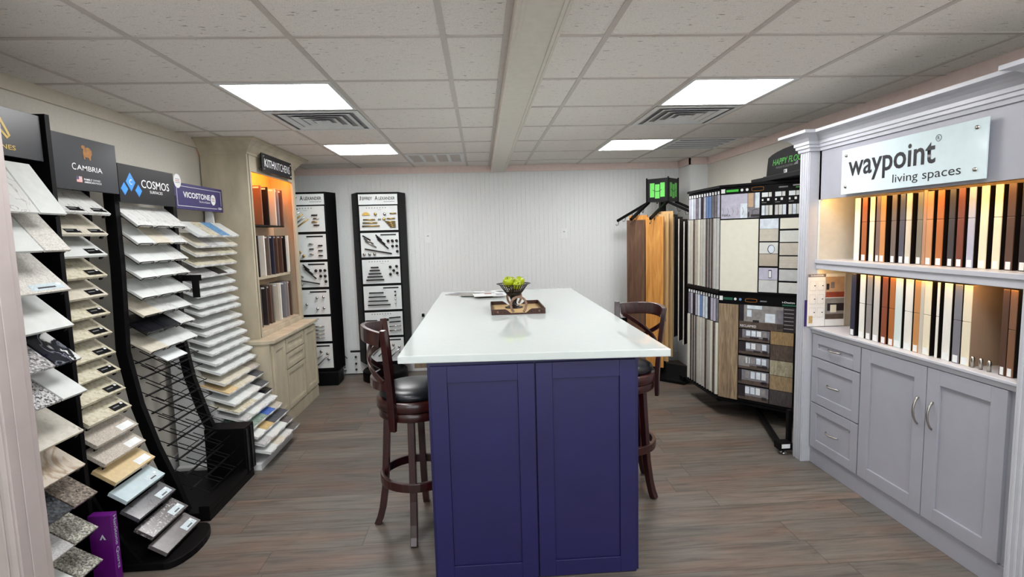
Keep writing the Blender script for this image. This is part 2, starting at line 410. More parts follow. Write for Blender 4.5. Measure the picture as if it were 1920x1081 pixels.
# crown boards
struct(MB().box(XL, 2.385, YB-.018, YB, 2.325, ZC, 'trim_peach'), 'trim_1')
struct(MB().box(XL, XL+.018, 1.8, YB-.018, 2.328, ZC, 'trim_cream'), 'trim_2')
struct(MB().box(XR-.018, XR, YF, 5.93, 2.318, ZC, 'trim_peach'), 'trim_3')
struct(MB().box(2.367, 2.385, 5.932, YB-.018, 2.322, ZC, 'trim_peach').box(2.367, XR-.018, 5.932, 5.95, 2.322, ZC, 'trim_peach'), 'trim_4')
struct(MB().box(XL, 2.385, YB-.015, YB, 0, .11, 'base_white'), 'baseboard_back')
struct(MB().box(XR-.015, XR, 3.5, 5.95, 0, .11, 'base_white'), 'baseboard_right')
struct(MB().box(XL, XL+.015, 1.8, YB-.015, 0, .11, 'base_white'), 'baseboard_left')
# T-bar grid
g = MB(); Z0 = ZC-.004; xs_l = [-1.343+.6096*i for i in range(-1, 3)]; xs_r = [.548+.6096*i for i in range(0, 4)]
ysg = [2.255+.6096*j for j in range(-7, 7)]
for x in xs_l+xs_r: g.box(x-.012, x+.012, YF, YB-.018, Z0, ZC, 'tbar_white')
for y in ysg: g.box(XL+.018, .143, y-.012, y+.012, Z0+.0005, ZC, 'tbar_white').box(.318, XR-.018, y-.012, y+.012, Z0+.0005, ZC, 'tbar_white')
struct(g, 'trim_5')
# dropped beam with edge strips
bm_ = MB().box(.155, .306, YF, YB-.02, 2.322, ZC, 'beam_white')
bm_.box(.143, .155, YF, YB-.02, 2.316, ZC, 'beam_white').box(.306, .318, YF, YB-.02, 2.316, ZC, 'beam_white')
bm_.box(.118, .143, YF, YB-.02, ZC-.006, ZC, 'tbar_white').box(.318, .343, YF, YB-.02, ZC-.006, ZC, 'tbar_white')
bm_.box(.155, .17, YF, YB-.02, 2.318, 2.322, 'beam_white').box(.291, .306, YF, YB-.02, 2.318, 2.322, 'beam_white')
struct(bm_, 'trim_6', bevel=.001)
# near left door casing and the short wall it ends
cs = MB().box(XL, -1.66, 1.70, 1.80, 0, ZC, 'casing_white').box(-1.66, -1.491, 1.685, 1.80, 0, ZC, 'casing_white')
cs.box(-1.536, -1.528, 1.681, 1.69, 0, ZC, 'casing_white').box(-1.516, -1.498, 1.679, 1.69, 0, ZC, 'casing_white').box(-1.65, -1.628, 1.679, 1.69, 0, ZC, 'casing_white').box(-1.491, -1.487, 1.72, 1.775, 0, ZC, 'casing_white')
struct(cs, 'trim_7', bevel=.003)

# ---------------------------------------------------------------- ceiling fixtures
def light(x0, y0, label):
    t = thing('ceiling_light', label, 'light', (x0+.305, y0+.305, ZC), 'square ceiling light panels')
    f = MB(); x1, y1 = x0+.6096, y0+.6096; w = .02
    for a in ((x0+.012, x1-.012, y0+.012, y0+w+.012), (x0+.012, x1-.012, y1-w-.012, y1-.012), (x0+.012, x0+w+.012, y0+w+.012, y1-w-.012), (x1-w-.012, x1-.012, y0+w+.012, y1-w-.012)):
        f.box(*a, ZC-.007, ZC-.0005, 'white_metal')
    f.build('frame', t)
    MB().box(x0+w+.012, x1-w-.012, y0+w+.012, y1-w-.012, ZC-.005, ZC-.0005, 'lamp_panel').build('diffuser', t)
yl = lambda j: 2.255+.6096*j
light(-1.343, yl(1), 'glowing square ceiling panel, the larger-looking one left of the beam beside the square vent')
light(-1.343, yl(4), 'glowing square ceiling panel near the back wall, left of the beam')
light(1.1576, yl(1), 'glowing square ceiling panel right of the beam, nearer the grey display cabinet')
light(1.1576, yl(4), 'glowing square ceiling panel near the back wall, right of the beam')
light(-1.343, yl(-2), 'ceiling panel above the front of the room on the left')
light(1.1576, yl(-2), 'ceiling panel above the front of the room on the right')
light(-1.343, yl(-5), 'ceiling panel behind the camera on the left')
light(1.1576, yl(-5), 'ceiling panel behind the camera on the right')
def diffuser(x0, y0, label):
    t = thing('ceiling_vent', label, 'vent', (x0+.305, y0+.305, ZC), 'square louvred ceiling vents')
    cx, cy = x0+.3048, y0+.3048
    MB().box(cx-.29, cx+.29, cy-.29, cy+.29, ZC-.003, ZC-.0005, 'pic_grey').build('backing', t)
    f = MB()
    def ring(r0, z0, r1, z1, m='white_metal'):
        a = [(-r0,-r0),(r0,-r0),(r0,r0),(-r0,r0)]; b_ = [(-r1,-r1),(r1,-r1),(r1,r1),(-r1,r1)]
        vs = [(cx+p[0], cy+p[1], z0) for p in a]+[(cx+p[0], cy+p[1], z1) for p in b_]+[(cx+p[0], cy+p[1], z0+.002) for p in a]+[(cx+p[0], cy+p[1], z1+.002) for p in b_]
        fs = [(i, (i+1) % 4, 4+(i+1) % 4, 4+i) for i in range(4)]+[(8+i, 12+i, 12+(i+1) % 4, 8+(i+1) % 4) for i in range(4)]
        fs += [(i, 8+i, 8+(i+1) % 4, (i+1) % 4) for i in range(4)]+[(4+i, 4+(i+1) % 4, 12+(i+1) % 4, 12+i) for i in range(4)]
        return vs, fs
    vs, fs = ring(.292, ZC-.008, .255, ZC-.010); f.add(vs, fs, 'white_metal'); f.build('frame', t)
    for k, r in enumerate((.225, .165, .105, .05)):
        q = MB(); vs, fs = ring(r, ZC-.014, r-.032, ZC-.004); q.add(vs, fs, 'white_metal'); q.build('louvre', t)
diffuser(-1.343, yl(2), 'square stepped ceiling vent behind the nearer left light panel')
diffuser(1.1576, yl(2), 'square stepped ceiling vent behind the nearer right light panel')
t = thing('return_grille', 'slatted ceiling grille with long dark slots beside the far right light', 'vent', (2.07, yl(4)+.3, ZC))
MB().box(1.785, 2.36, yl(4)+.02, yl(5)-.02, ZC-.003, ZC-.0005, 'pic_grey').build('backing', t)
f = MB().box(1.785, 2.36, yl(4)+.02, yl(4)+.05, ZC-.009, ZC-.003, 'white_metal').box(1.785, 2.36, yl(5)-.05, yl(5)-.02, ZC-.009, ZC-.003, 'white_metal')
f.box(1.785, 1.815, yl(4)+.05, yl(5)-.05, ZC-.009, ZC-.003, 'white_metal').box(2.33, 2.36, yl(4)+.05, yl(5)-.05, ZC-.009, ZC-.003, 'white_metal').build('frame', t)
for k in range(4): y = yl(4)+.13+k*.11; MB().box(1.815, 2.33, y, y+.035, ZC-.009, ZC-.003, 'white_metal').build('slat', t)
t = thing('return_grille', 'ceiling grille of four slotted sections near the back wall, left of the beam', 'vent', (-.43, yl(5)+.3, ZC))
MB().box(-.715, -.145, yl(5)+.02, yl(6)-.02, ZC-.003, ZC-.0005, 'pic_grey').build('backing', t)
f = MB().box(-.715, -.145, yl(5)+.02, yl(5)+.05, ZC-.010, ZC-.003, 'white_metal').box(-.715, -.145, yl(6)-.05, yl(6)-.02, ZC-.010, ZC-.003, 'white_metal')
for x in (-.715, -.575, -.443, -.31, -.177): f.box(x, x+.032, yl(5)+.05, yl(6)-.05, ZC-.010, ZC-.003, 'white_metal')
f.build('frame', t)
for k in range(12):
    y = yl(5)+.07+k*.04; MB().box(-.683, -.177, y, y+.022, ZC-.008, ZC-.003, 'tbar_white').build('slat', t)

# wall plates
def plate(x, z, label, tw=False):
    t = thing('light_switch' if not tw else 'wall_outlet', label, 'switch' if not tw else 'outlet', (x, YB, z))
    MB().box(x-.037, x+.037, YB-.007, YB-.0005, z-.06, z+.06, 'white').build('cover_plate', t, bevel=.003)
    MB().box(x-.017, x+.017, YB-.011, YB-.007, z-.035, z+.035, 'print_white').box(x-.010, x+.010, YB-.0125, YB-.011, z+.018, z+.026, 'pic_grey').build('rocker', t, bevel=.001)
    return t
plate(-.612, 1.58, 'white switch plate on the beadboard wall, nearer the black display towers')
plate(.995, 1.588, 'white switch plate on the beadboard wall, nearer the hanging plank rack')
t = plate(-.70, .64, 'white outlet with a black plug low on the back wall, by the island edge', True)
MB().box(-.72, -.69, YB-.05, YB-.012, .655, .69, 'black').build('plug', t, bevel=.003)

# ---------------------------------------------------------------- island
t = thing('kitchen_island', 'navy blue shaker island standing in the middle of the plank floor', 'island', (.22, 3.6, 0))
bx0, bx1, by0, by1 = -.256, .699, 2.333, 4.92
MB().box(bx0, bx1, by0, by0+.05, 0, 1.034, 'navy').build('end_panel', t, bevel=.002)
MB().box(-.09, .53, by0+.05, by1, 0, 1.034, 'navy').build('body', t, bevel=.002)
MB().box(bx0, bx1, by1, by1+.05, 0, 1.034, 'navy').build('end_panel', t, bevel=.002)
def shaker(par, F, u0, u1, v0, v1, m, rail=.075, name='door', th=.02, rec=.009, bev=.0015, edge=None, th0=0):
    """framed panel; F maps (u, v, w)"""
    M = F; q = MB(M); w1 = th0+th
    q.box(u0, u0+rail, v0, v1, th0, w1, m).box(u1-rail, u1, v0, v1, th0, w1, m).box(u0+rail, u1-rail, v0, v0+rail, th0, w1, m).box(u0+rail, u1-rail, v1-rail, v1, th0, w1, m)
    q.box(u0+rail, u1-rail, v0+rail, v1-rail, th0, w1-rec, m)
    if edge:   # raised inner bead
        e = edge
        for a in ((u0+rail, u0+rail+e, v0+rail, v1-rail), (u1-rail-e, u1-rail, v0+rail, v1-rail), (u0+rail+e, u1-rail-e, v0+rail, v0+rail+e), (u0+rail+e, u1-rail-e, v1-rail-e, v1-rail)):
            q.box(*a, w1-rec, w1-rec*.45, m)
    return q.build(name, par, bevel=bev)
F = frame((0, by0, 0), (1,0,0), (0,0,1))
shaker(t, F, -.243, .2215, -.0+.004, 1.018, 'navy', .075)
shaker(t, F, .2275, .683, .004, 1.018, 'navy', .075)
MB().box(-.335, -.268, 2.52, 2.60, .965, 1.034, 'oak_block').build('support_block', t, bevel=.002)
tp = MB().prism([(-.383, 2.325), (.826, 2.262), (.846, 5.0), (-.383, 5.02)], 'z', 1.035, 1.07, 'quartz_top').build('worktop', None, (.22, 3.6, 1.035), bevel=.004)
tag(tp, 'glossy white stone worktop lying on the navy island', 'countertop')

# ---------------------------------------------------------------- bar stools
def stool(cx, cy, leg_az, back_az, label, leg_r=.24, sh=0):
    t = thing('bar_stool', label, 'stool', (cx, cy, 0), 'dark wooden bar stools at the island')
    for k in range(4):
        a = math.radians(leg_az)+k*PI/2; d = Vector((math.cos(a), math.sin(a), 0)); s_ = Vector((-d.y, d.x, 0))
        path = []; ws = []
        for z, r in ((.645, .155), (.5, .165), (.36, .175), (.22, .185), (.1, .205), (.04, .222), (0, leg_r)):
            path.append(Vector((cx, cy, z))+d*r); ws.append(.036)
        MB().sweep(path, ws, .036, 'stool_wood', side=lambda i: s_).build('leg', t, bevel=.003)
    ring = [(cx+.195*math.cos(a), cy+.195*math.sin(a), .295) for a in [2*PI*i/40 for i in range(40)]]
    MB().sweep(ring, .048, .022, 'stool_wood', closed=True).build('footrest_ring', t, bevel=.004)
    MB().lathe([(0,.640),(.19,.640),(.196,.646),(.196,.682),(.19,.688),(0,.688)], 'stool_wood', (cx,cy,0), 40).build('swivel_plate', t)
    MB().lathe([(0,.692),(.2,.692),(.206,.698),(.206,.74),(.2,.746),(0,.746)], 'stool_wood', (cx,cy,0), 40).build('seat_ring', t)
    MB().lathe([(0,.747),(.176,.747),(.188,.757),(.190,.768),(.183,.782),(.16,.797),(.12,.808),(.06,.814),(0,.816)], 'leather', (cx,cy,0), 40).build('seat_cushion', t)
    b0 = math.radians(back_az); pol = lambda a, r, z: Vector((cx+r*math.cos(b0+a), cy+r*math.sin(b0+a), z))
    rz = lambda z: .214+.045*max(0, (z-.7)/.45)**1.4
    A = math.radians(54)
    for sg in (-1, 1):
        path = [pol(sg*A, rz(z), z) for z in (.60,.66,.72,.80,.88,.96,1.04,1.10,1.135)]
        MB().sweep(path, [.034,.04,.042,.042,.04,.038,.036,.034,.03], [.022,.026,.028,.028,.026,.026,.026,.026,.024], 'stool_wood', side=lambda i, sg=sg: (-math.sin(b0+sg*A), math.cos(b0+sg*A), 0)).build('back_post', t, bevel=.003)
    n = 15
    path = [pol(-A+.09+(2*A-.18)*i/(n-1), rz(1.09)+.006*math.sin(PI*i/(n-1)), 1.085+.018*math.sin(PI*i/(n-1))) for i in range(n)]
    MB().sweep(path, .075, .024, 'stool_wood').build('top_rail', t, bevel=.004)
    path = [pol(-A+.09+(2*A-.18)*i/(n-1), rz(.84), .835) for i in range(n)]
    MB().sweep(path, .045, .020, 'stool_wood').build('lower_rail', t, bevel=.003)
    for sg in (-1, 1):
        path = []
        for i in range(11):
            f = i/10; z = .855+(1.055-.855)*f; a = sg*(-A+.16+(2*A-.32)*f)
            path.append(pol(a, rz(z)-(.004 if sg > 0 else -.004), z))
        MB().sweep(path, .026, .012, 'stool_wood', side=lambda i: (math.cos(b0), math.sin(b0), 0) if False else (0,0,1)).build('cross_slat', t, bevel=.002)
    return t
stool(-.385, 2.863, -92, 190, 'dark wooden bar stool with black cushion, left of the navy island')
stool(.845, 3.17, -53, 27, 'dark wooden bar stool half hidden right of the navy island')

# ---------------------------------------------------------------- tray, bowl, apples, magazines
tz = 1.0705
t = thing('serving_tray', 'rusty metal tray with a wooden base and horseshoe handles on the white worktop', 'tray', (.235, 3.66, tz))
x0, x1, y0, y1 = .058, .412, 3.435, 3.88
MB().box(x0+.006, x1-.006, y0+.006, y1-.006, tz, tz+.010, 'tray_wood').build('base', t)
def wall_profile(u):   # height of the side as a function of 0..1 along it
    e = min(u, 1-u); return .010 if e > .34 else .010+.026*min(1, (.34-e)/.09)**.55
for yy in (y0, y1-.005):
    n = 36; vs = []; top = [(x0+(x1-x0)*i/n, tz+wall_profile(i/n)) for i in range(n+1)]
    MB().prism([(x0, tz)]+[(x1, tz)]+top[::-1], 'y', yy, yy+.005, 'rust_metal').build('side_panel', t)
for xx in (x0, x1-.005): MB().box(xx, xx+.005, y0+.005, y1-.005, tz, tz+.036, 'rust_metal').build('end_panel', t)
for xx in (.098, .372):
    for yy in (y0, y1): MB().sphere((xx, yy, tz+.018), .007, 'horseshoe', 10, 6, (1,.6,1)).build('rivet', t)
for yy in (y0-.006, y1+.006):
    pa = [(.235+.052*math.cos(a)*(1.0 if a > 0 and a < PI else .95), yy, tz+.060+.056*math.sin(a)) for a in [PI*(-.28)+PI*1.56*i/24 for i in range(25)]]
    MB().sweep(pa, .008, .016, 'horseshoe', side=lambda i: (0,1,0)).build('horseshoe_handle', t, bevel=.0015)
bc = (.222, 3.70); bz = tz+.0105
t = thing('fruit_bowl', 'dark slatted metal bowl on a foot, standing in the tray and holding apples', 'bowl', (bc[0], bc[1], bz))
SB = Matrix.Translation((0,0,bz)) @ Matrix.Diagonal((1,1,.88,1)) @ Matrix.Translation((0,0,-bz))
MB(SB).lathe([(0,0),(.062,0),(.064,.004),(.045,.012),(.024,.022),(.018,.04),(.024,.07),(.032,.088),(0,.089)], 'dark_metal', (*bc, bz), 28).build('foot', t)
MB(SB).lathe([(0,.0885),(.034,.0885),(.048,.100),(.058,.120),(.056,.1215),(.045,.104),(.03,.093),(0,.092)], 'dark_metal', (*bc, bz), 28).build('cup', t)
for k in range(30):
    a = 2*PI*k/30; d = (math.cos(a), math.sin(a))
    pa = [(bc[0]+r*d[0], bc[1]+r*d[1], bz+z) for r, z in ((.057,.119),(.068,.135),(.083,.158),(.097,.180),(.108,.189))]
    MB(SB).sweep(pa, .0065, .0022, 'dark_metal', side=lambda i, d=d: (-d[1], d[0], 0)).build('slat', t)
for r, z in ((.076,.148),(.094,.176)):
    MB(SB).tube([(bc[0]+r*math.cos(a), bc[1]+r*math.sin(a), bz+z) for a in [2*PI*i/36 for i in range(36)]], .0022, 'dark_metal', 6, closed=True).build('hoop', t)
MB(SB).lathe([(.104,.186),(.121,.190),(.121,.1925),(.104,.189)], 'dark_metal', (*bc, bz), 36).build('rim', t)
def apple(x, y, z, r, tilt, label):
    pr = [(0,-.40),(.10,-.46),(.22,-.485),(.36,-.43),(.46,-.28),(.5,-.05),(.49,.16),(.42,.34),(.30,.44),(.18,.46),(.09,.41),(.03,.33),(0,.30)]
    M = Matrix.Translation((x,y,z)) @ Matrix.Rotation(tilt[0],4,'X') @ Matrix.Rotation(tilt[1],4,'Y')
    t = thing('apple', label, 'apple', (x,y,z), 'green apples in the bowl')
    q = MB(M); q.lathe([(a*2*r, b_*2*r) for a, b_ in pr], 'apple', seg=24); q.build('flesh', t)
    q = MB(M); q.tube([(0,0,.30*2*r),(.003,0,.44*2*r),(.008,0,.56*2*r)], .0016, 'stem'); q.build('stem', t)
ab = bz+.183
apple(bc[0]-.038, bc[1]-.020, ab, .037, (.5,-.3), 'green apple on the left of the bowl with its stem hollow facing forward')
apple(bc[0]+.042, bc[1]+.012, ab-.002, .036, (-.1,.5), 'green apple on the right of the bowl with an upright dark stem')
apple(bc[0]+.020, bc[1]-.055, ab-.022, .031, (.9,.2), 'green apple low at the front of the bowl, showing between the slats')
apple(bc[0]-.010, bc[1]+.052, ab-.008, .035, (.2,-.1), 'green apple at the back of the bowl')
def magazine(x, y, rz, z, cols, label):
    w, h = .215, .28
    M = Matrix.Translation((x,y,z)) @ Matrix.Rotation(rz,4,'Z')
    t = thing('magazine', label, 'magazine', (x,y,z), 'magazines fanned on the worktop')
    q = MB(M); q.box(-w/2,w/2,-h/2,h/2,0,.0035,'page_edge'); q.build('pages', t)
    q = MB(M); q.box(-w/2,w/2,-h/2,h/2,.0035,.0045,cols[0])
    for i, c in enumerate(cols[1:]):
        a = -w/2+.02+.06*(i % 3); b_ = -h/2+.03+.09*(i//2)
        q.box(a, a+.055, b_, b_+.06, .0045, .005, c)
    q.build('cover', t)
magazine(-.155, 4.74, 1.05, 1.0705, ['pic_grey','pic_light','pic_dark','pic_light'], 'grey-covered magazine at the back left of the fan on the worktop')
magazine(.085, 4.80, 1.95, 1.0755, ['print_white','pic_grey','pic_brown','pic_mid'], 'pale magazine at the back right of the fan on the worktop')
magazine(-.05, 4.62, 1.35, 1.0805, ['pic_mid','pic_light','pic_lav','pic_dark'], 'mid-grey magazine in the middle of the fan on the worktop')
magazine(.065, 4.50, 1.66, 1.0855, ['print_white','pic_lav','pic_mid','pic_red'], 'white-covered magazine at the front of the fan on the worktop')

# ---------------------------------------------------------------- grey display cabinet (right)
t = thing('display_cabinet', 'tall grey built-in cabinet with drawers, doors and two lit open shelves', 'cabinet', (2.4, 2.7, 0))
Yn, Yf, XB = 1.965, 3.36, 2.585
MB().box(2.2, XB, Yn, Yf, .115, .888, 'cab_grey').build('base_carcass', t)
MB().box(2.192, XB, Yn, Yf, 0, .114, 'cab_grey').build('plinth', t, bevel=.002)
MB().box(2.18, XB, Yn, Yf, .889, .915, 'cab_white').box(2.165, XB, Yn, Yf, .915, .932, 'cab_white').build('counter_shelf', t, bevel=.004)
F = frame((2.2, 0, 0), (0,-1,0), (0,0,1))
def arc_pull(par, F, u, v, L, vert=False, m='nickel'):
    pa = []
    for i in range(13):
        f = i/12; a = (f-.5)*L; h = .026*math.sin(PI*f)**.7+.001
        pa.append((u, v+a, .02+h) if vert else (u+a, v, .02+h))
    q = MB(F); q.tube([Vector(p) for p in pa], .0052, m, 8); return q.build('handle', par)
for v0, v1 in ((.738,.886),(.43,.730),(.121,.423)):
    d = shaker(t, F, -3.347, -2.903, v0, v1, 'cab_grey', .058, 'drawer', rec=.01)
    arc_pull(d, F, -3.125, (v0+v1)/2, .115)
d = shaker(t, F, -2.892, -2.442, .121, .886, 'cab_grey', .072, 'door', rec=.011); arc_pull(d, F, -2.482, .655, .14, True)
d = shaker(t, F, -2.436, -2.036, .121, .886, 'cab_grey', .072, 'door', rec=.011); arc_pull(d, F, -2.396, .655, .14, True)
MB().box(2.555, XB, Yn, Yf, .933, 2.08, 'niche_back').build('back_panel', t)
MB().box(2.2, 2.555, Yf-.02, Yf, .933, 2.08, 'cab_grey_in').build('side_panel', t)
MB().box(2.2, 2.555, Yn, Yn+.02, .933, 2.08, 'cab_grey_in').build('side_panel', t)
sh_ = MB().box(2.2, 2.555, Yn+.02, Yf-.02, 1.345, 1.368, 'cab_white').box(2.186, 2.2, Yn, Yf, 1.352, 1.376, 'cab_white').box(2.2, 2.555, Yn+.02, Yf-.02, 1.368, 1.376, 'cab_white')
sh_.box(2.1955, 2.1995, Yn, Yf, 1.314, 1.352, 'cab_white').box(2.2, 2.214, Yn+.02, Yf-.02, 1.325, 1.345, 'cab_white').build('shelf', t, bevel=.003)
MB().box(2.2, 2.215, Yn, Yf, 1.762, 2.085, 'cab_grey').box(2.215, 2.555, Yn+.02, Yf-.02, 1.785, 1.80, 'cab_grey_in').build('valance', t, bevel=.001)
MB().box(2.218, 2.236, Yn+.05, Yf-.05, 1.772, 1.784, 'led_warm').build('light_strip', t)
MB().box(2.200, 2.211, Yn+.05, Yf-.05, 1.319, 1.3245, 'led_warm').build('light_strip', t)
# crown, swept along a plan line with breaks over the pilasters
def crown(prof, path, m, name, par):
    """prof: [(out, z)] ; path: [(x,y, mitre_x, mitre_y)] plan line with outward mitre vector"""
    n = len(prof); vs = []; fs = []
    for (px, py, mx_, my_) in path:
        for o, z in prof: vs.append((px+mx_*o, py+my_*o, z))
    for i in range(len(path)-1):
        for k in range(n): k2 = (k+1) % n; fs.append((i*n+k, i*n+k2, (i+1)*n+k2, (i+1)*n+k))
    fs += [list(range(n))[::-1], [(len(path)-1)*n+k for k in range(n)]]
    return MB().add(vs, fs, m).build(name, par)
prof = [(0,2.072),(.010,2.072),(.012,2.090),(.022,2.094),(.022,2.110),(.030,2.114),(.030,2.132),(.036,2.138),(.046,2.150),(.066,2.164),(.092,2.172),(.100,2.174),(.100,2.192),(-.02,2.192),(-.02,2.072)]
Xp = 2.135
path = [(XB,3.465,0,1),(Xp,3.465,-1,1),(Xp,3.36,-1,-1),(2.2,3.36,-1,-1),(2.2,1.925,-1,1),(Xp,1.925,-1,1),(Xp,1.86,-1,0)]
crown(prof, path, 'cab_white', 'crown_moulding', t)
for ya, yb in ((3.362, 3.465), (1.86, 1.963)):
    q = MB().box(Xp, 2.3, ya, yb, 0, 2.072, 'cab_white').box(Xp-.006, Xp, ya+.004, ya+.012, .0, 2.072, 'cab_white')
    for f_ in (.35, .6, .85): yy = ya+(yb-ya)*f_; q.box(Xp-.004, Xp, yy-.010, yy+.002, 0, 2.072, 'cab_white')
    q.build('pilaster', t, bevel=.002)
MB().box(2.3, XB, 3.362, 3.465, 0, 2.072, 'cab_grey').build('end_panel', t)
MB().box(2.3, XB, 1.86, 1.963, 0, 2.072, 'cab_grey').build('end_panel', t)
# acrylic sign
t = thing('company_sign', 'frosted rectangular sign with dark lowercase lettering, fixed above the lit shelves', 'sign', (2.175, 2.64, 1.9))
MB().box(2.170, 2.176, 2.185, 3.105, 1.776, 2.036, 'acrylic').build('panel', t, bevel=.001)
for yy in (2.235, 3.065):
    for zz in (1.82, 2.0): MB().cyl((2.199,yy,zz),(2.164,yy,zz),.0085,'nickel',14).build('standoff', t)
text('waypoint', (2.170, 2.745, 1.915), (0,-1,0), (0,0,1), .152, 'text_black', t, .60, bold=.016)
text('living spaces', (2.170, 2.505, 1.822), (0,-1,0), (0,0,1), .056, 'text_black', t, .40, bold=.0)
text('R', (2.170, 2.432, 1.990), (0,-1,0), (0,0,1), .016, 'text_black', t)
MB().tube([(2.1695, 2.432+.015*math.cos(a), 1.990+.015*math.sin(a)) for a in [2*PI*i/24 for i in range(24)]], .0012, 'text_black', 5, closed=True).build('lettering', t)

def door_sample(y0, y1, x, z0, h, col, label, group, seam, d=.245, lean=0, labelled=True, back='door_back'):
    t = thing('door_sample', label, 'door sample', (x, (y0+y1)/2, z0), group)
    q = MB(); w = (y1-y0)
    if seam and h > .3:
        q.box(x, x+.005, y0, y1, z0, z0+h*seam-.001, col).box(x, x+.005, y0, y1, z0+h*seam+.001, z0+h, col)
    else: q.box(x, x+.005, y0, y1, z0, z0+h, col)
    q.build('edge_band', t, bevel=.0015)
    MB().box(x+.005, x+d, y0+.002, y1-.002, z0, z0+h-.001, back).build('panel', t)
    if labelled: MB().box(x-.0008, x, y0+.006, y1-.006, z0+.004, z0+.038, 'tag_white').build('price_label', t)
    return t
CN = dict(bk_white='white', bk_cream='cream', bk_orange='orange-brown', bk_mauve='mauve-brown', bk_tan='tan', bk_greybrown='grey-brown', bk_slate='slate',
    bk_pale='pale greige', bk_olive='olive-grey', bk_thin='thin pinkish tan', bk_caramel='caramel', bk_char='charcoal', bk_red='red-brown', bk_lav='lavender-grey',
    bk_dark='dark brown', bk_esp='espresso', bk_navy='navy', bk_grey='mid grey', bk_lgrey='light grey', bk_brick='brick-brown', bk_amber='amber', bk_green='greenish white',
    bk_cool='cool grey', bk_brown='brown', door_back='black')
UB = [[3.155,3.111],[3.092,3.053],[3.028,2.992],[2.976,2.946],[2.944,2.907],[2.861,2.828],[2.802,2.768],[2.759,2.724],[2.685,2.651],[2.648,2.627],[2.625,2.589],[2.564,2.526],[2.495,2.463],[2.447,2.412],[2.391,2.357],[2.33,2.293],[2.264,2.229],[2.205,2.171],[2.144,2.112]]
UC = ['bk_white','bk_orange','bk_cream','bk_mauve','bk_tan','bk_greybrown','bk_slate','bk_pale','bk_olive','bk_thin','bk_caramel','bk_amber','bk_char','bk_red','bk_lav','bk_cream','bk_cream','bk_dark','bk_esp']
for i, ((a, b_), c) in enumerate(zip(UB, UC)):
    door_sample(b_, a, 2.3, 1.3765, .378 if c != 'bk_thin' else .385, c, '%s cabinet door sample on the upper lit shelf, %s from the far end' % (CN[c], NTH[i]), 'door samples on the upper shelf of the grey cabinet', .62 if i not in (0, 9, 15) else 0, labelled=c != 'bk_thin')
LB = [[3.046,3.009],[2.972,2.931],[2.915,2.877],[2.86,2.819],[2.798,2.761],[2.744,2.707],[2.704,2.658],[2.637,2.59],[2.578,2.542],[2.541,2.519],[2.517,2.478],[2.444,2.431],[2.404,2.363],[2.347,2.31],[2.301,2.26],[2.117,2.09],[2.085,2.056]]
LC = ['bk_navy','bk_white','bk_grey','bk_lgrey','bk_brick','bk_amber','bk_green','bk_white','bk_tan','bk_pale','bk_cream','bk_white','bk_white','bk_cool','bk_cream','bk_dark','bk_brown']
for i, ((a, b_), c) in enumerate(zip(LB, LC)):
    door_sample(b_, a, 2.215, .9325, .372, c, '%s cabinet door sample on the counter shelf, %s from the far end' % (CN[c], NTH[i]), 'door samples on the counter shelf of the grey cabinet', .55 if i % 3 else 0, d=.30, labelled=i not in (9, 11), back='bk_taupe' if i == 14 else 'door_back')
# dividers between them
for z0, z1, rng in ((1.3765, 1.74, UB), (.9325, 1.29, LB)):
    for i in range(len(rng)-1):
        gap = rng[i][1]-rng[i+1][0]
        if gap > .012:
            ym = (rng[i][1]+rng[i+1][0])/2
            if z0 < 1 and gap > .1: continue
            q = MB().box(2.36 if z0 > 1 else 2.30, 2.55, ym-.003, ym+.003, z0, z1, 'black_matte').build('shelf_divider', None, (2.45, ym, z0))
            tag(q, 'thin black divider standing between door samples on the %s shelf' % ('upper' if z0 > 1 else 'counter'), 'divider', 'black dividers between door samples on the %s shelf' % ('upper' if z0 > 1 else 'counter'))
for k, yy in enumerate((2.245, 2.205, 2.165)):
    q = MB().lathe([(0,0),(.008,0),(.008,.042),(.005,.05),(0,.051)], 'nickel', (2.222, yy, .9325), 14).build('divider_peg', None, (2.222, yy, .9325))
    tag(q, 'short metal peg in the empty gap of the counter shelf, %s from the cream sample' % ORD[k].replace('top','first'), 'peg', 'metal pegs in the empty gap')
# brochure board standing at the far end of the counter shelf
t = thing('brochure_board', 'folded brochure with door drawings and kitchen photos at the far end of the counter shelf', 'brochure', (2.24, 3.25, .933))
Fb = frame((2.15, 3.345, .9335), (.985,-.17,0), (0,0,1))
def poster(F, rects, par, name): 
    q = MB(F)
    for r in rects: q.box(r[0], r[1], r[2], r[3], r[5] if len(r) > 5 else 0, (r[6] if len(r) > 6 else .001), r[4])
    return q.build(name, par)
Fl = frame((2.135, 3.30, .9335), (.93,.37,0), (0,0,1)); Fl = frame((2.13, 3.335, .937), (.99,-.05,0), (0,0,1))
q = MB(Fl); q.box(0,.115,0,.345,-.002,0,'white'); q.build('left_leaf', t)
pr_ = MB(Fl); pr_.box(0,.115,.325,.345,0,.0006,'pic_grey')
for r in range(3):
    for c in range(2):
        u = .012+c*.052; v = .235-r*.088
        pr_.box(u, u+.042, v, v+.003, 0, .0005, 'page_edge').box(u, u+.042, v+.062, v+.064, 0, .0005, 'page_edge').box(u, u+.0015, v, v+.064, 0, .0005, 'page_edge').box(u+.04, u+.042, v, v+.064, 0, .0005, 'page_edge')
        pr_.box(u+.03, u+.038, v+.03, v+.036, 0, .0008, 'text_black')
pr_.box(.01, .035, .02, .07, 0, .0009, 'stone_tan'); pr_.build('print', t)
text('DURAFORM', tuple(Fl @ Vector((.058,.335,.0012))), tuple(Fl.to_3x3() @ Vector((1,0,0))), (0,0,1), .010, 'text_white', t, .08, bold=.01)
q = MB(Fl); q.box(.118,.245,.0,.345,-.002,0,'white'); q.build('right_leaf', t)
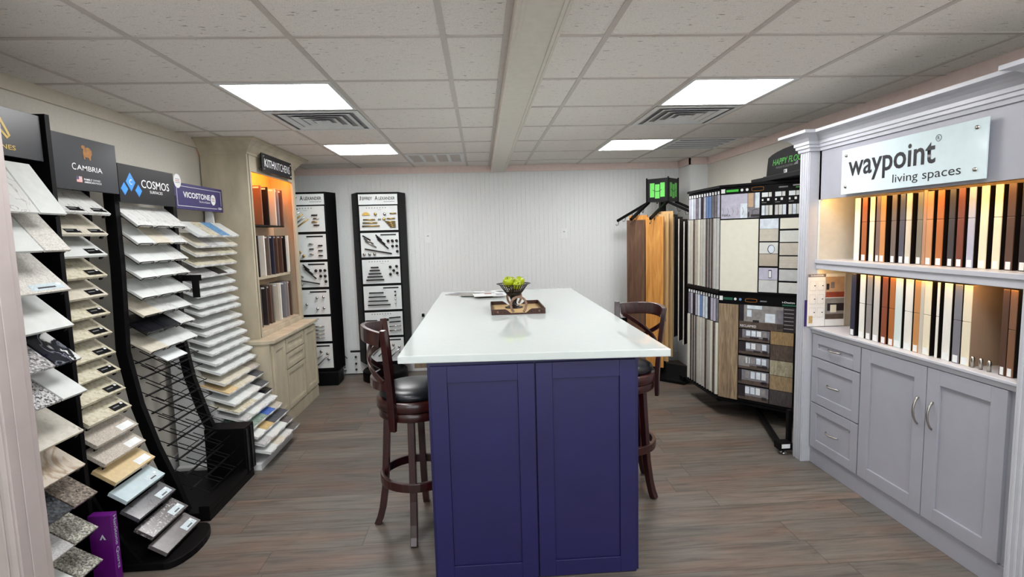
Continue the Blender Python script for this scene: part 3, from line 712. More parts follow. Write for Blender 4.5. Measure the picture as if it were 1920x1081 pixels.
pr_ = MB(Fl); pr_.box(.118,.240,.19,.325,0,.0006,'pic_warm').box(.118,.24,.045,.185,0,.0006,'pic_mid').box(.122,.14,.24,.28,.0006,.001,'pic_dark').box(.15,.175,.25,.29,.0006,.001,'pic_grey')
pr_.box(.118,.24,.19,.225,.0006,.001,'pic_red').box(.13,.24,.10,.15,.0006,.001,'pic_dark').box(.15,.19,.09,.14,.001,.0014,'tile_ivory').box(.118,.24,.045,.08,.0006,.001,'pic_brown'); pr_.build('print', t)
q = MB(Fl); q.box(-.018,-.001,.0,.175,-.004,-.002,'sign_purple'); q.build('purple_tab', t)

# ---------------------------------------------------------------- stone sample racks on the left
def slab(name, Y0, Y1, Xf, Zf, tilt, L, th, mat, label, group, cat='stone sample', stick=None):
    a = math.radians(tilt); F = frame((Xf, Y0, Zf), (0,1,0), (-math.cos(a),0,math.sin(a))); w = Y1-Y0
    o = MB(F).box(0, w, 0, L, -th, 0, mat).build(name, None, (Xf, Y0, Zf), bevel=.0012)
    tag(o, label, cat, group)
    if stick:
        u0, u1, v0, v1, sm = stick
        q = MB(F).box(u0*w, u1*w, v0, v1, .0001, .0008, sm)
        if sm in ('black', 'sign_black'):
            vm = (v0+v1)/2; q.box((u0+.05)*w, (u0+(u1-u0)*.6)*w, vm, vm+.006, .0008, .0011, 'text_grey').box((u1-.07)*w, (u1-.02)*w, v1-.014, v1-.003, .0008, .0011, 'white')
        if sm == 'tag_silver':
            q.box((u0+.08)*w, (u1-.1)*w, v0+.008, v0+.016, .0008, .0011, 'sign_charcoal').box((u1-.07)*w, (u1-.02)*w, v1-.014, v1-.003, .0008, .0011, 'white')
        q.build('name_tag', o)
    return o
def bracket(t, Y0, Y1, Xf, Zf, tilt, L, th, m='black', lip=0):
    a = math.radians(tilt); F = frame((Xf, Y0, Zf), (0,1,0), (-math.cos(a),0,math.sin(a))); w = Y1-Y0
    q = MB(F)
    q.box(.012, .03, .012, L+.01, -th-.009, -th-.0005, m).box(w-.03, w-.012, .012, L+.01, -th-.009, -th-.0005, m).box(.03, w-.03, .05, .07, -th-.008, -th-.001, m)
    q.box(.012, .03, .004, .012, -th-.020, -th-.0005, m).box(w-.03, w-.012, .004, .012, -th-.020, -th-.0005, m)
    return q.build('tier_bracket', t)

# rack with the gold emblem sign (nearer the camera of the two charcoal ones)
CT = [(-1.909,1.753),(-1.933,1.649),(-1.946,1.544),(-1.957,1.437),(-1.964,1.336),(-1.963,1.238),(-1.963,1.134),(-1.955,1.027),(-1.94,.932),(-1.924,.83),(-1.902,.731),(-1.877,.628),(-1.847,.535),(-1.807,.44),(-1.764,.342),(-1.715,.248),(-1.658,.152),(-1.599,.064)]
t = thing('stone_sample_rack', 'black sample rack under the charcoal sign with a bronze animal emblem', 'display rack', (-1.95, 2.75, 0))
def side_poly(T, off, xw=-2.17, ztop=1.85, zdrop=.03):
    return [(xw, 0), (T[-1][0]-off+.03, 0)]+[(x-off, z-zdrop) for x, z in T[::-1]]+[(T[0][0]-off, ztop), (xw, ztop)]
MB().prism(side_poly(CT, .115, ztop=2.115), 'y', 2.562, 2.580, 'black').build('side_frame', t)
MB().prism(side_poly(CT, .115, ztop=2.05), 'y', 2.908, 2.926, 'black').build('side_frame', t)
MB().box(-2.175, -2.15, 2.58, 2.908, .06, 2.05, 'black_matte').build('back_panel', t)
bp_ = [(-2.17,2.55),(-1.60,2.55)]+[(-1.60+.09*math.sin(a), 2.74-.19*math.cos(a)) for a in [PI*i/12 for i in range(1,12)]]+[(-1.60,2.93),(-2.17,2.93)]
MB().prism(bp_, 'z', 0, .035, 'black').build('base_plate', t, bevel=.003)
MB().box(-2.14,-1.74,2.585,2.903,.036,.09,'black_matte').build('base_box', t)
MB().box(-1.945,-1.92,2.572,2.995,1.862,2.115,'sign_charcoal').box(-2.13,-1.945,2.60,2.62,1.95,1.99,'black').build('header_sign', t, bevel=.001)
sg = lambda st, y, z, h, m, w=None, **k: text(st, (-1.92, y, z), (0,1,0), (0,0,1), h, m, t, w, **k)
sg('C', 2.690, 1.971, .032, 'text_white', .026); sg('AMBRIA', 2.794, 1.969, .024, 'text_white', .172, bold=.004)
sg('FAMILY', 2.775, 1.915, .009, 'text_white', .055, bold=.02); sg('OWNED', 2.833, 1.915, .009, 'text_white', .052)
sg('AMERICAN', 2.783, 1.902, .009, 'text_white', .072, bold=.02); sg('MADE', 2.845, 1.902, .009, 'text_white', .042)
q = MB(frame((-1.92,2.699,1.898),(0,1,0),(0,0,1)))
for i in range(5): q.box(0,.036,i*.0055,i*.0055+.0028,0,.0008,'flag_red').box(0,.036,i*.0055+.0028,i*.0055+.0055,0,.0008,'white')
q.box(0,.015,.013,.0275,.0008,.0012,'flag_blue'); q.build('flag', t)
q = MB(frame((-1.92,2.787,2.047),(0,1,0),(0,0,1)))   # animal emblem: rounded body, neck, head, legs
q.prism([(-.026,-.034),(-.018,-.034),(-.016,-.022),(.008,-.024),(.010,-.035),(.020,-.035),(.021,-.018),(.031,-.004),(.030,.012),(.018,.024),(.002,.026),(-.010,.020),(-.014,.030),(-.026,.033),(-.038,.026),(-.036,.016),(-.026,.014),(-.030,-.008)], 'z', 0, .001, 'bronze'); q.build('emblem', t)
CM = ['stone_vein','stone_warm','stone_white','stone_cream','stone_warm','stone_cream','stone_cream','stone_cream','stone_cream','stone_cream','stone_cream','stone_sand','stone_sand','stone_beige','stone_mirror','stone_dark_vein','stone_black_speck','stone_charcoal']
CD = dict(stone_vein='white veined', stone_warm='warm white', stone_white='plain white', stone_cream='mottled cream', stone_sand='sandy grey', stone_beige='plain beige', stone_mirror='shiny pale grey', stone_dark_vein='dark grey veined', stone_black_speck='charcoal speckled', stone_charcoal='plain charcoal')
G2 = 'stone samples on the rack with the bronze emblem'
for i, ((xf, zf), mt) in enumerate(zip(CT, CM)):
    tl = 41-.62*i; L = .185 if i < 8 else (.15 if i < 11 else (.125 if i < 14 else .098)); th_ = .014 if i < 9 else .02
    st = 'black' if i < 11 else ('tag_white' if i < 14 else 'tag_silver')
    bracket(t, 2.587, 2.90, xf, zf, tl, L, th_)
    if i < 2:
        for k, (a, b_) in enumerate(((2.587,2.7425),(2.7445,2.90))):
            slab('stone_sample', a, b_, xf, zf, tl, L, .014, mt, '%s stone sample, %s tier down under the bronze emblem sign, %s half' % (CD[mt], ORD[i], ('nearer','farther')[k]), G2, stick=(.30,.92,.012,.040,'black'))
    else:
        slab('stone_sample', 2.587, 2.90, xf, zf, tl, L, th_, mt, '%s stone sample, %s tier down under the bronze emblem sign' % (CD[mt], ORD[i] if i < 17 else 'bottom'), G2, stick=(.62,.94,.012,.052,st))

# rack with the blue diamonds sign, lower tiers empty
KT = [(-1.874,1.699),(-1.88,1.6),(-1.884,1.497),(-1.88,1.408),(-1.886,1.297),(-1.887,1.195),(-1.876,1.098),(-1.868,.989)]
t = thing('stone_sample_rack', 'black wire sample rack under the blue diamond sign, its lower tiers empty', 'display rack', (-1.95, 3.28, 0))
pp = [(-1.985,1.90),(-1.985,1.47),(-2.002,1.0),(-1.955,.70),(-1.885,.45),(-1.80,.22),(-1.75,.06)]
for ya, yb in ((3.005,3.042),(3.552,3.592)):
    MB().prism([(x-.028, z) for x, z in pp]+[(x+.030, z) for x, z in pp[::-1]], 'y', ya, yb, 'black').build('post', t)
MB().box(-2.17,-1.60,3.0,3.60,0,.05,'black').build('base_plate', t, bevel=.003)
MB().box(-1.86,-1.60,3.50,3.64,.052,.365,'black').box(-1.60,-1.593,3.515,3.535,.06,.35,'black_satin').box(-1.60,-1.593,3.58,3.60,.06,.35,'black_satin').build('base_box', t, bevel=.003)
MB().box(-1.66,-1.60,3.0,3.498,.052,.09,'black').build('front_rail', t)
MB().box(-1.958,-1.93,3.015,3.535,1.824,2.031,'sign_black').build('header_sign', t, bevel=.001)
sg = lambda st, y, z, h, m, w=None, **k: text(st, (-1.93, y, z), (0,1,0), (0,0,1), h, m, t, w, **k)
sg('COSMOS', 3.342, 1.938, .046, 'text_white', .272, bold=.002); sg('SURFACES', 3.342, 1.896, .016, 'text_white', .124)
q = MB(frame((-1.93,0,0),(0,1,0),(0,0,1)))
for cy, cz, w, h in ((3.112,1.938,.041,.052),(3.056,1.897,.030,.035),(3.177,1.895,.030,.035)):
    q.prism([(cy-w,cz),(cy,cz-h),(cy+w,cz),(cy,cz+h)], 'z', 0, .001, 'cyan_blue')
    w -= .004; h -= .005; q.prism([(cy-w,cz),(cy,cz-h),(cy+w,cz),(cy,cz+h)], 'z', .001, .0014, 'cyan_blue')
q.build('diamond_emblem', t); sg('C', 3.112, 1.938, .028, 'text_white', .022, depth=.002)
def wires(t, xf, zf, tl, L, full=True):
    a = math.radians(tl); d = Vector((-math.cos(a),0,math.sin(a))); nrm = Vector((math.sin(a),0,math.cos(a)))
    o = Vector((xf, 0, zf))-nrm*(.0175 if full else .0)
    q = MB()
    for k in range(3):
        y0 = 3.055+.166*k; y1 = y0+.125
        f = lambda y, v, h=0: o+Vector((0,y,0))+d*v+nrm*h
        if full: pa = [f(y0,L),f(y0,-.002),f(y0,-.006,.012),f(y0+.012,-.006,.018),f(y1-.012,-.006,.018),f(y1,-.006,.012),f(y1,-.002),f(y1,L)]
        else: pa = [f(y0,L),f(y0,0),f(y0,-.004,.012),f(y1,-.004,.012),f(y1,0),f(y1,L)]
        q.tube(pa, .0028, 'black', 5, smooth=False)
    q.box(o.x+d.x*.10-.006, o.x+d.x*.10+.006, 3.043, 3.551, o.z+d.z*.10-.010, o.z+d.z*.10-.003, 'black_satin')
    return q.build('wire_tier', t)
KM = [['stone_vein','stone_vein','stone_vein'],['stone_white','stone_warm','stone_vein'],['stone_white','stone_white','stone_vein'],['stone_white','stone_white','stone_vein'],['stone_white','stone_white','stone_white'],['stone_warm','stone_vein','stone_white'],['stone_black','stone_black','stone_vein'],['stone_warm','stone_white','stone_white']]
KD = dict(CD, stone_black='glossy black')
G3 = 'stone samples on the rack with the blue diamond sign'
ps = ['nearest','middle','farthest']
for i, ((xf, zf), ms) in enumerate(zip(KT, KM)):
    tl = 41-1.4*i; wires(t, xf, zf, tl, .17)
    for k in range(3):
        y0 = 3.05+.167*k
        slab('stone_sample', y0, y0+.1645, xf, zf, tl, .175, .014, ms[k], '%s stone sample, %s tier down under the blue diamond sign, %s of three' % (KD[ms[k]], ORD[i], ps[k]), G3)
wires(t, -1.858, .90, 30, .17)
o = slab('sample_brochure', 3.19, 3.40, -1.862, .905, 30, .17, .006, 'print_white', 'pale printed brochure lying on the lowest filled tier below the blue diamond sign', None, 'brochure', stick=(.55,.95,.10,.15,'tile_greige'))
for k, (xf, zf) in enumerate([(-1.845,.80),(-1.825,.70),(-1.80,.60),(-1.77,.50),(-1.73,.41),(-1.69,.32),(-1.65,.23),(-1.62,.15)]): wires(t, xf, zf, 27-k, .19, False)
MB().box(-1.985,-1.842,3.594,3.60,1.345,1.384,'black').box(-1.903,-1.858,3.594,3.60,1.234,1.345,'black').build('hanging_bracket', t)

# white rack with the purple sign
VT = [(-1.93,1.647),(-1.945,1.573),(-1.955,1.511),(-1.963,1.437),(-1.971,1.359),(-1.984,1.287),(-1.97,1.224),(-1.967,1.147),(-1.957,1.093),(-1.954,1.01),(-1.938,.948),(-1.924,.877),(-1.907,.81),(-1.889,.736),(-1.864,.668),(-1.843,.591),(-1.815,.522),(-1.782,.44),(-1.757,.38),(-1.721,.316),(-1.684,.256),(-1.641,.192),(-1.598,.133),(-1.557,.076)]
t = thing('stone_sample_rack', 'white sample rack under the purple sign, tightly stacked with pale stones', 'display rack', (-1.95, 4.1, 0))
V0, V1 = 3.684, 4.277; VT = [(x*.972, 1.59+(z-1.59)*.972) for x, z in VT]
for ya in (3.70, 4.245):
    MB().prism([(-2.10,1.86),(-2.055,1.86)]+[(x-.14, z-.03) for x, z in VT[1:-1]]+[(-1.62,.0),(-2.15,.0),(-2.15,1.2)], 'y', ya, ya+.02, 'white_metal').build('side_frame', t)
MB().box(-2.15,-1.575,3.66,4.28,.0,.045,'white_metal').build('base_plate', t, bevel=.002)
MB().box(-2.02,-2.0,3.664,4.315,1.823,1.998,'sign_purple').build('header_sign', t, bevel=.001)
q = MB(frame((-2.0,0,0),(0,1,0),(0,0,1)))
for a in ((3.69,4.29,1.975,1.978),(3.69,4.22,1.843,1.846),(3.69,3.693,1.846,1.975),(4.287,4.29,1.868,1.975)): q.box(*a,0,.0008,'text_white')
q.build('border_line', t)
sg = lambda st, y, z, h, m, w=None, **k: text(st, (-2.0, y, z), (0,1,0), (0,0,1), h, m, t, w, **k)
sg('VICOSTONE', 3.945, 1.922, .040, 'text_white', .36, bold=.03); sg('The Art of Quartz', 4.042, 1.884, .016, 'text_white', .155, bold=.01)
sg('USA', 4.268, 1.850, .018, 'text_white', .06, bold=.01)
for y, z, r in ((4.169,1.909,.035),(3.704,2.005,.042)):
    q = MB(frame((-2.0+(.002 if r > .04 else 0), y, z),(0,1,0),(0,0,1))); q.prism([(r*math.cos(a), r*math.sin(a)*1.1) for a in [2*PI*i/28 for i in range(28)]], 'z', 0, .0012, 'white')
    for k in range(3): q.box(-r*.6, r*.6, -.012+k*.011, -.008+k*.011, .0012, .0016, 'flag_red' if k == 1 else 'text_grey')
    q.build('round_sticker', t)
base4 = ['stone_white','stone_white','stone_vein','stone_white']
VM = {0:['stone_white','stone_cream','stone_blue','stone_white'],1:['stone_warm','stone_grey','stone_white','stone_warm'],2:['stone_warm','stone_sand','stone_cream','stone_cream'],3:['stone_cream','stone_warm','stone_cream','stone_cream'],4:['stone_grey','stone_grey','stone_black','stone_white'],
      15:['stone_warm','stone_warm','stone_warm','stone_sand'],16:['stone_beige','stone_cream','stone_warm','stone_dark'],17:['stone_white','stone_white','stone_vein','stone_dark'],18:['stone_cream','stone_cream','stone_white','stone_black'],19:['stone_grey','stone_white','stone_vein','stone_vein'],20:['stone_green','stone_green','stone_royal','stone_sand'],21:['stone_white','stone_tan','stone_dark','stone_dark'],22:['stone_grey','stone_white','stone_white','stone_charcoal'],23:['stone_white','stone_warm','stone_vein','stone_charcoal']}
VD = dict(KD, stone_blue='light blue', stone_grey='pale grey', stone_dark='dark grey', stone_green='grey-green', stone_royal='royal blue', stone_tan='tan')
G4 = 'stone samples on the white rack with the purple sign'
pq = ['nearest','second nearest','second farthest','farthest']
for i, (xf, zf) in enumerate(VT):
    tl = 34-1.6*i if i < 9 else 19.5
    if i >= 18: tl = 17
    L = .17 if i < 3 else (.19 if i < 9 else .21)
    if i == 23: tl = 12
    a = math.radians(tl); F = frame((xf, V0, zf), (0,1,0), (-math.cos(a),0,math.sin(a)))
    q = MB(F).box(0,.593,.002,L,-.018,-.0105,'white_metal').box(0,.593,-.002,.002,-.018,-.004,'white_metal')
    for k in range(4): q.box(.045+.148*k,.095+.148*k,-.006,-.002,-.016,-.003,'white')
    q.build('tray', t)
    ms = VM.get(i, [rnd.choice(['stone_white','stone_white','stone_white','stone_vein']) for _ in range(4)])
    VD['stone_speck'] = 'finely speckled white'
    for k in range(4):
        slab('stone_sample', V0+.002+.148*k, V0+.1465+.148*k, xf, zf, tl, L, .010, ms[k], '%s stone sample, %s tier down under the purple sign, %s of four' % (VD[ms[k]], ORD[i], pq[k]), G4)

# nearest rack, half hidden by the door casing
t = thing('stone_sample_rack', 'black sample rack under the gold-lettered sign, partly hidden by the near casing', 'display rack', (-1.85, 2.2, 0))
MB().box(-2.17,-1.885,2.50,2.525,0,2.17,'black').build('side_frame', t)
MB().box(-2.17,-1.96,1.945,1.96,0,2.15,'black').build('side_frame', t)
MB().box(-2.175,-2.15,1.96,2.50,.05,2.1,'black_matte').build('back_panel', t)
MB().box(-2.15,-1.80,1.96,2.43,0,.05,'black').build('base_plate', t)
MB().box(-1.925,-1.90,1.95,2.489,1.963,2.158,'sign_charcoal').build('header_sign', t, bevel=.001)
q = MB(frame((-1.90,2.285,2.075),(0,1,0),(0,0,1)))
q.prism([(-.055,-.045),(0,.055),(.048,-.028),(.038,-.034),(0,.032),(-.042,-.045)], 'z', 0, .001, 'text_gold')
q.prism([(.048,-.028),(.030,-.044),(-.006,-.010),(.0,-.002),(.030,-.030),(.038,-.034)], 'z', .0, .0012, 'text_gold'); q.build('emblem', t)
text('STONES', (-1.90, 2.351, 1.999), (0,1,0), (0,0,1), .019, 'text_gold', t, .145, bold=.01, align='RIGHT')
G1 = 'stone samples on the nearest rack'
RT = [(-1.76,1.729,58),(-1.759,1.577,52),(-1.777,1.408,46),(-1.781,1.252,42),(-1.764,1.104,40),(-1.756,.959,38),(-1.79,.777,36),(-1.799,.62,36),(-1.76,.487,34),(-1.774,.322,32),(-1.769,.165,30)]
RM = [['stone_vein','stone_vein','stone_white'],['stone_grey','stone_white','stone_speck'],['stone_speck'],['stone_white'],['granite_grey','granite_grey','stone_black_vein'],['granite_bw','granite_bw','stone_white'],['stone_fleck'],['stone_beige_vein'],['granite_dark','granite_dark','granite_brown'],['stone_grey','stone_grey','granite_salt'],['stone_grey','stone_white','granite_salt']]
RD = dict(VD, granite_grey='grey granite', stone_black_vein='black white-veined', granite_bw='black and white granite', stone_fleck='cream flecked', stone_beige_vein='beige veined', granite_dark='dark granite', granite_brown='brown-grey granite', granite_salt='speckled grey granite')
nz = {4:-.004, 5:.010, 8:-.013, 9:-.006, 10:0}
for i, ((xf, zf, tl), ms) in enumerate(zip(RT, RM)):
    L = .25 if i < 4 else .22
    bracket(t, 1.985, 2.40, xf, zf-.001, tl, L, .014)
    sp = [(1.985,2.40)] if len(ms) == 1 else [(1.985,2.118),(2.122,2.256),(2.264,2.40)]
    for k, ((a, b_), mt) in enumerate(zip(sp, ms)):
        dz = 0 if k == 2 or len(ms) == 1 else nz.get(i, 0)
        nm = RD[mt]
        slab('stone_sample', a, b_, xf, zf, tl, L, .012, mt, '%s sample, %s tier down on the rack nearest the casing%s' % (nm if 'granite' in nm else nm+' stone', ORD[i], '' if len(ms) == 1 else ', %s slot' % ps[k]), G1, stick=(.55,.95,.012,.045,'tag_silver') if i == 2 else None)
t = thing('promotional_box', 'tall purple box with silver lettering on the floor between the near racks', 'box', (-1.80, 2.48, 0))
MB().box(-1.86,-1.755,2.452,2.495,0,.345,'box_purple').build('carton', t, bevel=.003)
text('HanStone Quartz', (-1.755, 2.474, .205), (0,0,-1), (0,1,0), .022, 'tag_silver', t, .26)
MB(frame((-1.80,2.452,.24),(1,0,0),(0,0,1))).prism([(-.014,-.012),(0,.014),(.014,-.012),(.006,-.012),(0,.002),(-.006,-.012)], 'z', 0, .001, 'tag_silver').build('triangle_mark', t)

# ---------------------------------------------------------------- cream display cabinet
t = thing('display_cabinet', 'cream distressed cabinet reaching the ceiling with a lit niche of door samples', 'cabinet', (-1.95, 4.9, 0))
XW = -2.185
MB().box(XW,-1.72,4.30,5.45,.0,.765,'cream_cab').box(-1.72,-1.712,4.30,5.45,0,.11,'cream_cab').build('base_carcass', t, bevel=.002)
MB().prism([(XW,4.285),(-1.73,4.285),(-1.685,4.325),(-1.685,5.46),(XW,5.46)], 'z', .766, .795, 'cream_cab').build('counter_shelf', t, bevel=.004)
F = frame((-1.72,0,0),(0,1,0),(0,0,1))
for n_, a in (('door',(4.335,4.60,.13,.745)),('drawer',(4.625,5.075,.625,.745)),('drawer',(4.625,5.075,.485,.612)),('drawer',(4.625,5.075,.13,.472)),('door',(5.10,5.435,.13,.745))):
    shaker(t, F, *a, 'cream_cab', .05 if n_ == 'door' else .036, n_, th=.018, rec=.009, edge=.010)
MB().box(XW,-1.83,4.40,4.42,.796,2.30,'cream_cab').build('side_panel', t)
MB().box(XW,-1.83,5.47,5.49,.796,2.30,'cream_cab').build('side_panel', t)
MB().box(XW,XW+.02,4.42,5.47,.796,2.30,'cream_cab').build('back_panel', t)
q = MB().box(-1.85,-1.83,4.42,4.475,.796,2.30,'cream_cab').box(-1.85,-1.83,5.415,5.47,.796,2.30,'cream_cab').box(-1.85,-1.83,4.475,5.415,2.155,2.30,'cream_cab').box(-1.85,-1.83,4.475,5.415,.796,.835,'cream_cab')
q.box(-1.83,-1.826,4.43,4.437,.80,2.29,'cream_dark').build('face_frame', t, bevel=.002)
MB().box(XW+.02,-1.85,4.42,5.47,.835,.85,'cream_cab').build('niche_floor', t)
MB().box(-2.06,-1.905,4.55,5.33,1.722,1.735,'door_back').box(-2.06,-2.05,4.55,5.33,1.735,1.75,'door_back').build('shelf', t)
MB().box(-2.06,-1.905,4.55,5.40,1.262,1.285,'cream_cab').build('shelf', t)
MB().box(-2.08,-2.06,4.42,5.47,.85,2.28,'niche_back').build('niche_panel', t)
MB().box(-1.872,-1.856,4.50,5.40,2.20,2.215,'led_orange').build('light_strip', t)
prof = [(0,2.285),(.008,2.285),(.012,2.30),(.030,2.318),(.050,2.345),(.080,2.372),(.105,2.384),(.112,2.386),(.112,2.397),(-.02,2.397),(-.02,2.285)]
crown(prof, [(XW,4.40,0,-1),(-1.83,4.40,1,-1),(-1.83,5.49,1,1),(XW,5.49,0,1)], 'cream_cab', 'crown_moulding', t)
t = thing('company_sign', 'dark rectangular sign with white capitals, mounted above the lit cream niche', 'sign', (-1.80, 4.95, 2.25))
MB().box(-1.80,-1.79,4.605,5.30,2.172,2.325,'sign_black').build('panel', t, bevel=.001)
for yy in (4.64,5.27):
    for zz in (2.195,2.30): MB().cyl((-1.83,yy,zz),(-1.784,yy,zz),.0075,'nickel',12).build('standoff', t)
text('KITH', (-1.79, 4.762, 2.25), (0,1,0), (0,0,1), .066, 'text_white', t, .215, bold=.022)
text('KITCHENS', (-1.79, 5.068, 2.25), (0,1,0), (0,0,1), .066, 'text_white', t, .36, bold=-.008)
KS = [([4.81,4.955,5.125,5.20,5.30],1.7355,.34,['bk_brown','door_back','bk_pale','bk_cool','bk_dark']),
      ([4.665,4.80,4.905,5.01,5.10,5.21,5.30,5.385],1.2855,.355,['door_back','bk_white','bk_greybrown','bk_navy','bk_dark','bk_dark','door_back','bk_white']),
      ([4.65,4.775,4.86,4.915,5.05,5.10,5.225,5.295,5.37],.8505,.345,['bk_char','bk_esp','bk_dark','bk_greybrown','bk_pale','bk_white','bk_cool','bk_grey','bk_dark'])]
rn = ['top','middle','bottom']
for r, (ysl, z0, h, cs_) in enumerate(KS):
    for i, (y, c) in enumerate(zip(ysl, cs_)):
        tt = thing('door_sample', '%s door sample in the %s row of the cream niche, %s from the left' % (CN[c], rn[r], NTH[i]), 'door sample', (-1.97, y, z0), 'door samples in the %s row of the cream niche' % rn[r])
        MB().box(-2.045,-1.90,y,y+.020,z0,z0+h,c).build('panel', tt, bevel=.0015)
        MB().box(-1.965,-1.915,y-.0008,y,z0+h-.022,z0+h-.008,'tag_white').build('price_label', tt)

# ---------------------------------------------------------------- hardware display towers
def hardware(par, F, kind, w, h, seed):
    R_ = random.Random(seed)
    def pull(u, v, L, ang, m):
        d = (math.cos(ang), math.sin(ang)); q = MB(F)
        a = (u-d[0]*L/2, v-d[1]*L/2); b_ = (u+d[0]*L/2, v+d[1]*L/2)
        q.tube([(a[0],a[1],.016),(b_[0],b_[1],.016)], .007, m, 6)
        for s in (.12,.88): x = a[0]+(b_[0]-a[0])*s; y = a[1]+(b_[1]-a[1])*s; q.tube([(x,y,.0005),(x,y,.016)], .003, m, 5)
        q.build('pull', par)
    def knob(u, v, m, r=.016):
        q = MB(F); q.lathe([(0,0.0005),(.005,.0005),(.004,.012),(r,.016),(r,.022),(r*.6,.026),(0,.027)], m, (u,v,0), 12); q.build('knob', par)
    q = MB(F)
    if kind % 2: q.box(w*.52,w*.93,h*.88,h*.94,.0002,.001,'text_black')
    else:
        for i in range(8): q.box(w*(.18+.07*i),w*(.18+.07*i)+.012,h*.90,h*.935,.0002,.0008,'text_grey')
    q.box(w*.48,w*.58,h*.835,h*.845,.0002,.0008,'text_grey'); q.build('print', par)
    if kind == 0:   # gold mixed
        q = MB(F); q.prism([(w*.17+.042*math.cos(a), h*.62+.034*math.sin(a)) for a in [PI*i/12 for i in range(13)]], 'z', .0005, .014, 'gold_metal'); q.build('pull', par)
        knob(w*.42,h*.66,'gold_metal'); knob(w*.66,h*.66,'nickel'); pull(w*.88,h*.68,.07,0,'gold_metal')
        for j in range(3): pull(w*(.25+.02*j),h*(.44-.13*j),.13+.03*j,0,'gold_metal')
        pull(w*.52,h*.45,.03,0,'nickel'); knob(w*.64,h*.45,'gold_metal'); pull(w*.82,h*.47,.09,0,'gold_metal')
        for j in range(4): pull(w*(.80+.02*j),h*(.34-.07*j),.11-.015*j,0,'gold_metal')
    elif kind == 1:  # diagonal bars and knobs
        for j in range(3): pull(w*(.16+.05*j),h*(.80-.13*j),.10+.02*j,-.55,['dark_metal','nickel','nickel'][j])
        for j in range(3): pull(w*(.48+.05*j),h*(.80-.13*j),.09+.035*j,-.75,'dark_metal')
        pull(w*.45,h*.24,.30,-.2,'dark_metal')
        for u, v in ((.72,.66),(.83,.66),(.94,.66),(.83,.44),(.94,.44),(.95,.22)): knob(w*u,h*v,'dark_metal')
        for u in (.08,.22,.35): knob(w*u,h*.13,'nickel')
    elif kind == 2:
        for j in range(5): pull(w*.33,h*(.68-.13*j),.085+.028*j,0,'dark_metal')
        for u, v in ((.74,.68),(.91,.70),(.83,.53),(.74,.38),(.92,.42)): knob(w*u,h*v,'dark_metal')
    elif kind == 3:
        for j in range(4): pull(w*(.34+.02*j),h*(.72-.17*j),.16+.03*j,0,'dark_metal')
        for j in range(4): knob(w*.84,h*(.75-.16*j),'dark_metal' if j < 2 else 'chrome',.010)
    elif kind == 4:
        for j in range(2): pull(w*.17,h*(.66-.2*j),.13,0,'dark_metal')
        for j in range(4): pull(w*.80,h*(.76-.18*j),.13,.05,'dark_metal' if j < 2 else 'chrome')
        knob(w*.45,h*.68,'dark_metal'); knob(w*.60,h*.68,'dark_metal')
    elif kind == 5:
        for j in range(5): pull(w*(.16+.15*j),h*(.55-.05*j),.17,.75,'nickel' if j % 2 else 'chrome')
        for u, v in ((.72,.70),(.88,.60),(.90,.38)): knob(w*u,h*v,'nickel')
    elif kind == 6:
        for j in range(5): pull(w*(.20+.06*j),h*(.72-.10*j),.17,.62,['dark_metal','chrome','gold_metal','nickel','gold_metal'][j])
        for j in range(4): pull(w*(.76+.04*(j % 2)),h*(.64-.13*j),.06,0,['dark_metal','nickel','gold_metal','dark_metal'][j])
    elif kind == 7:
        for j in range(3): pull(w*.12,h*(.72-.2*j),.05,0,'nickel')
        for j in range(3): pull(w*.64,h*(.62-.2*j),.045,0,'dark_metal' if j == 1 else 'nickel'); pull(w*.86,h*(.55-.2*j),.045,0,'dark_metal')
        for j in range(3): knob(w*(.28+.08*j),h*(.45-.15*j),'gold_metal')
    elif kind == 8:
        for j in range(4): pull(w*.66,h*(.62-.15*j),.15,0,'nickel')
        for j in range(2): pull(w*.18,h*(.6-.2*j),.12,-.9,'dark_metal')
    elif kind == 9:
        for u, v in ((.30,.40),(.44,.42),(.70,.68),(.86,.70),(.70,.24),(.86,.26),(.12,.5)): knob(w*u,h*v,'chrome',.015)
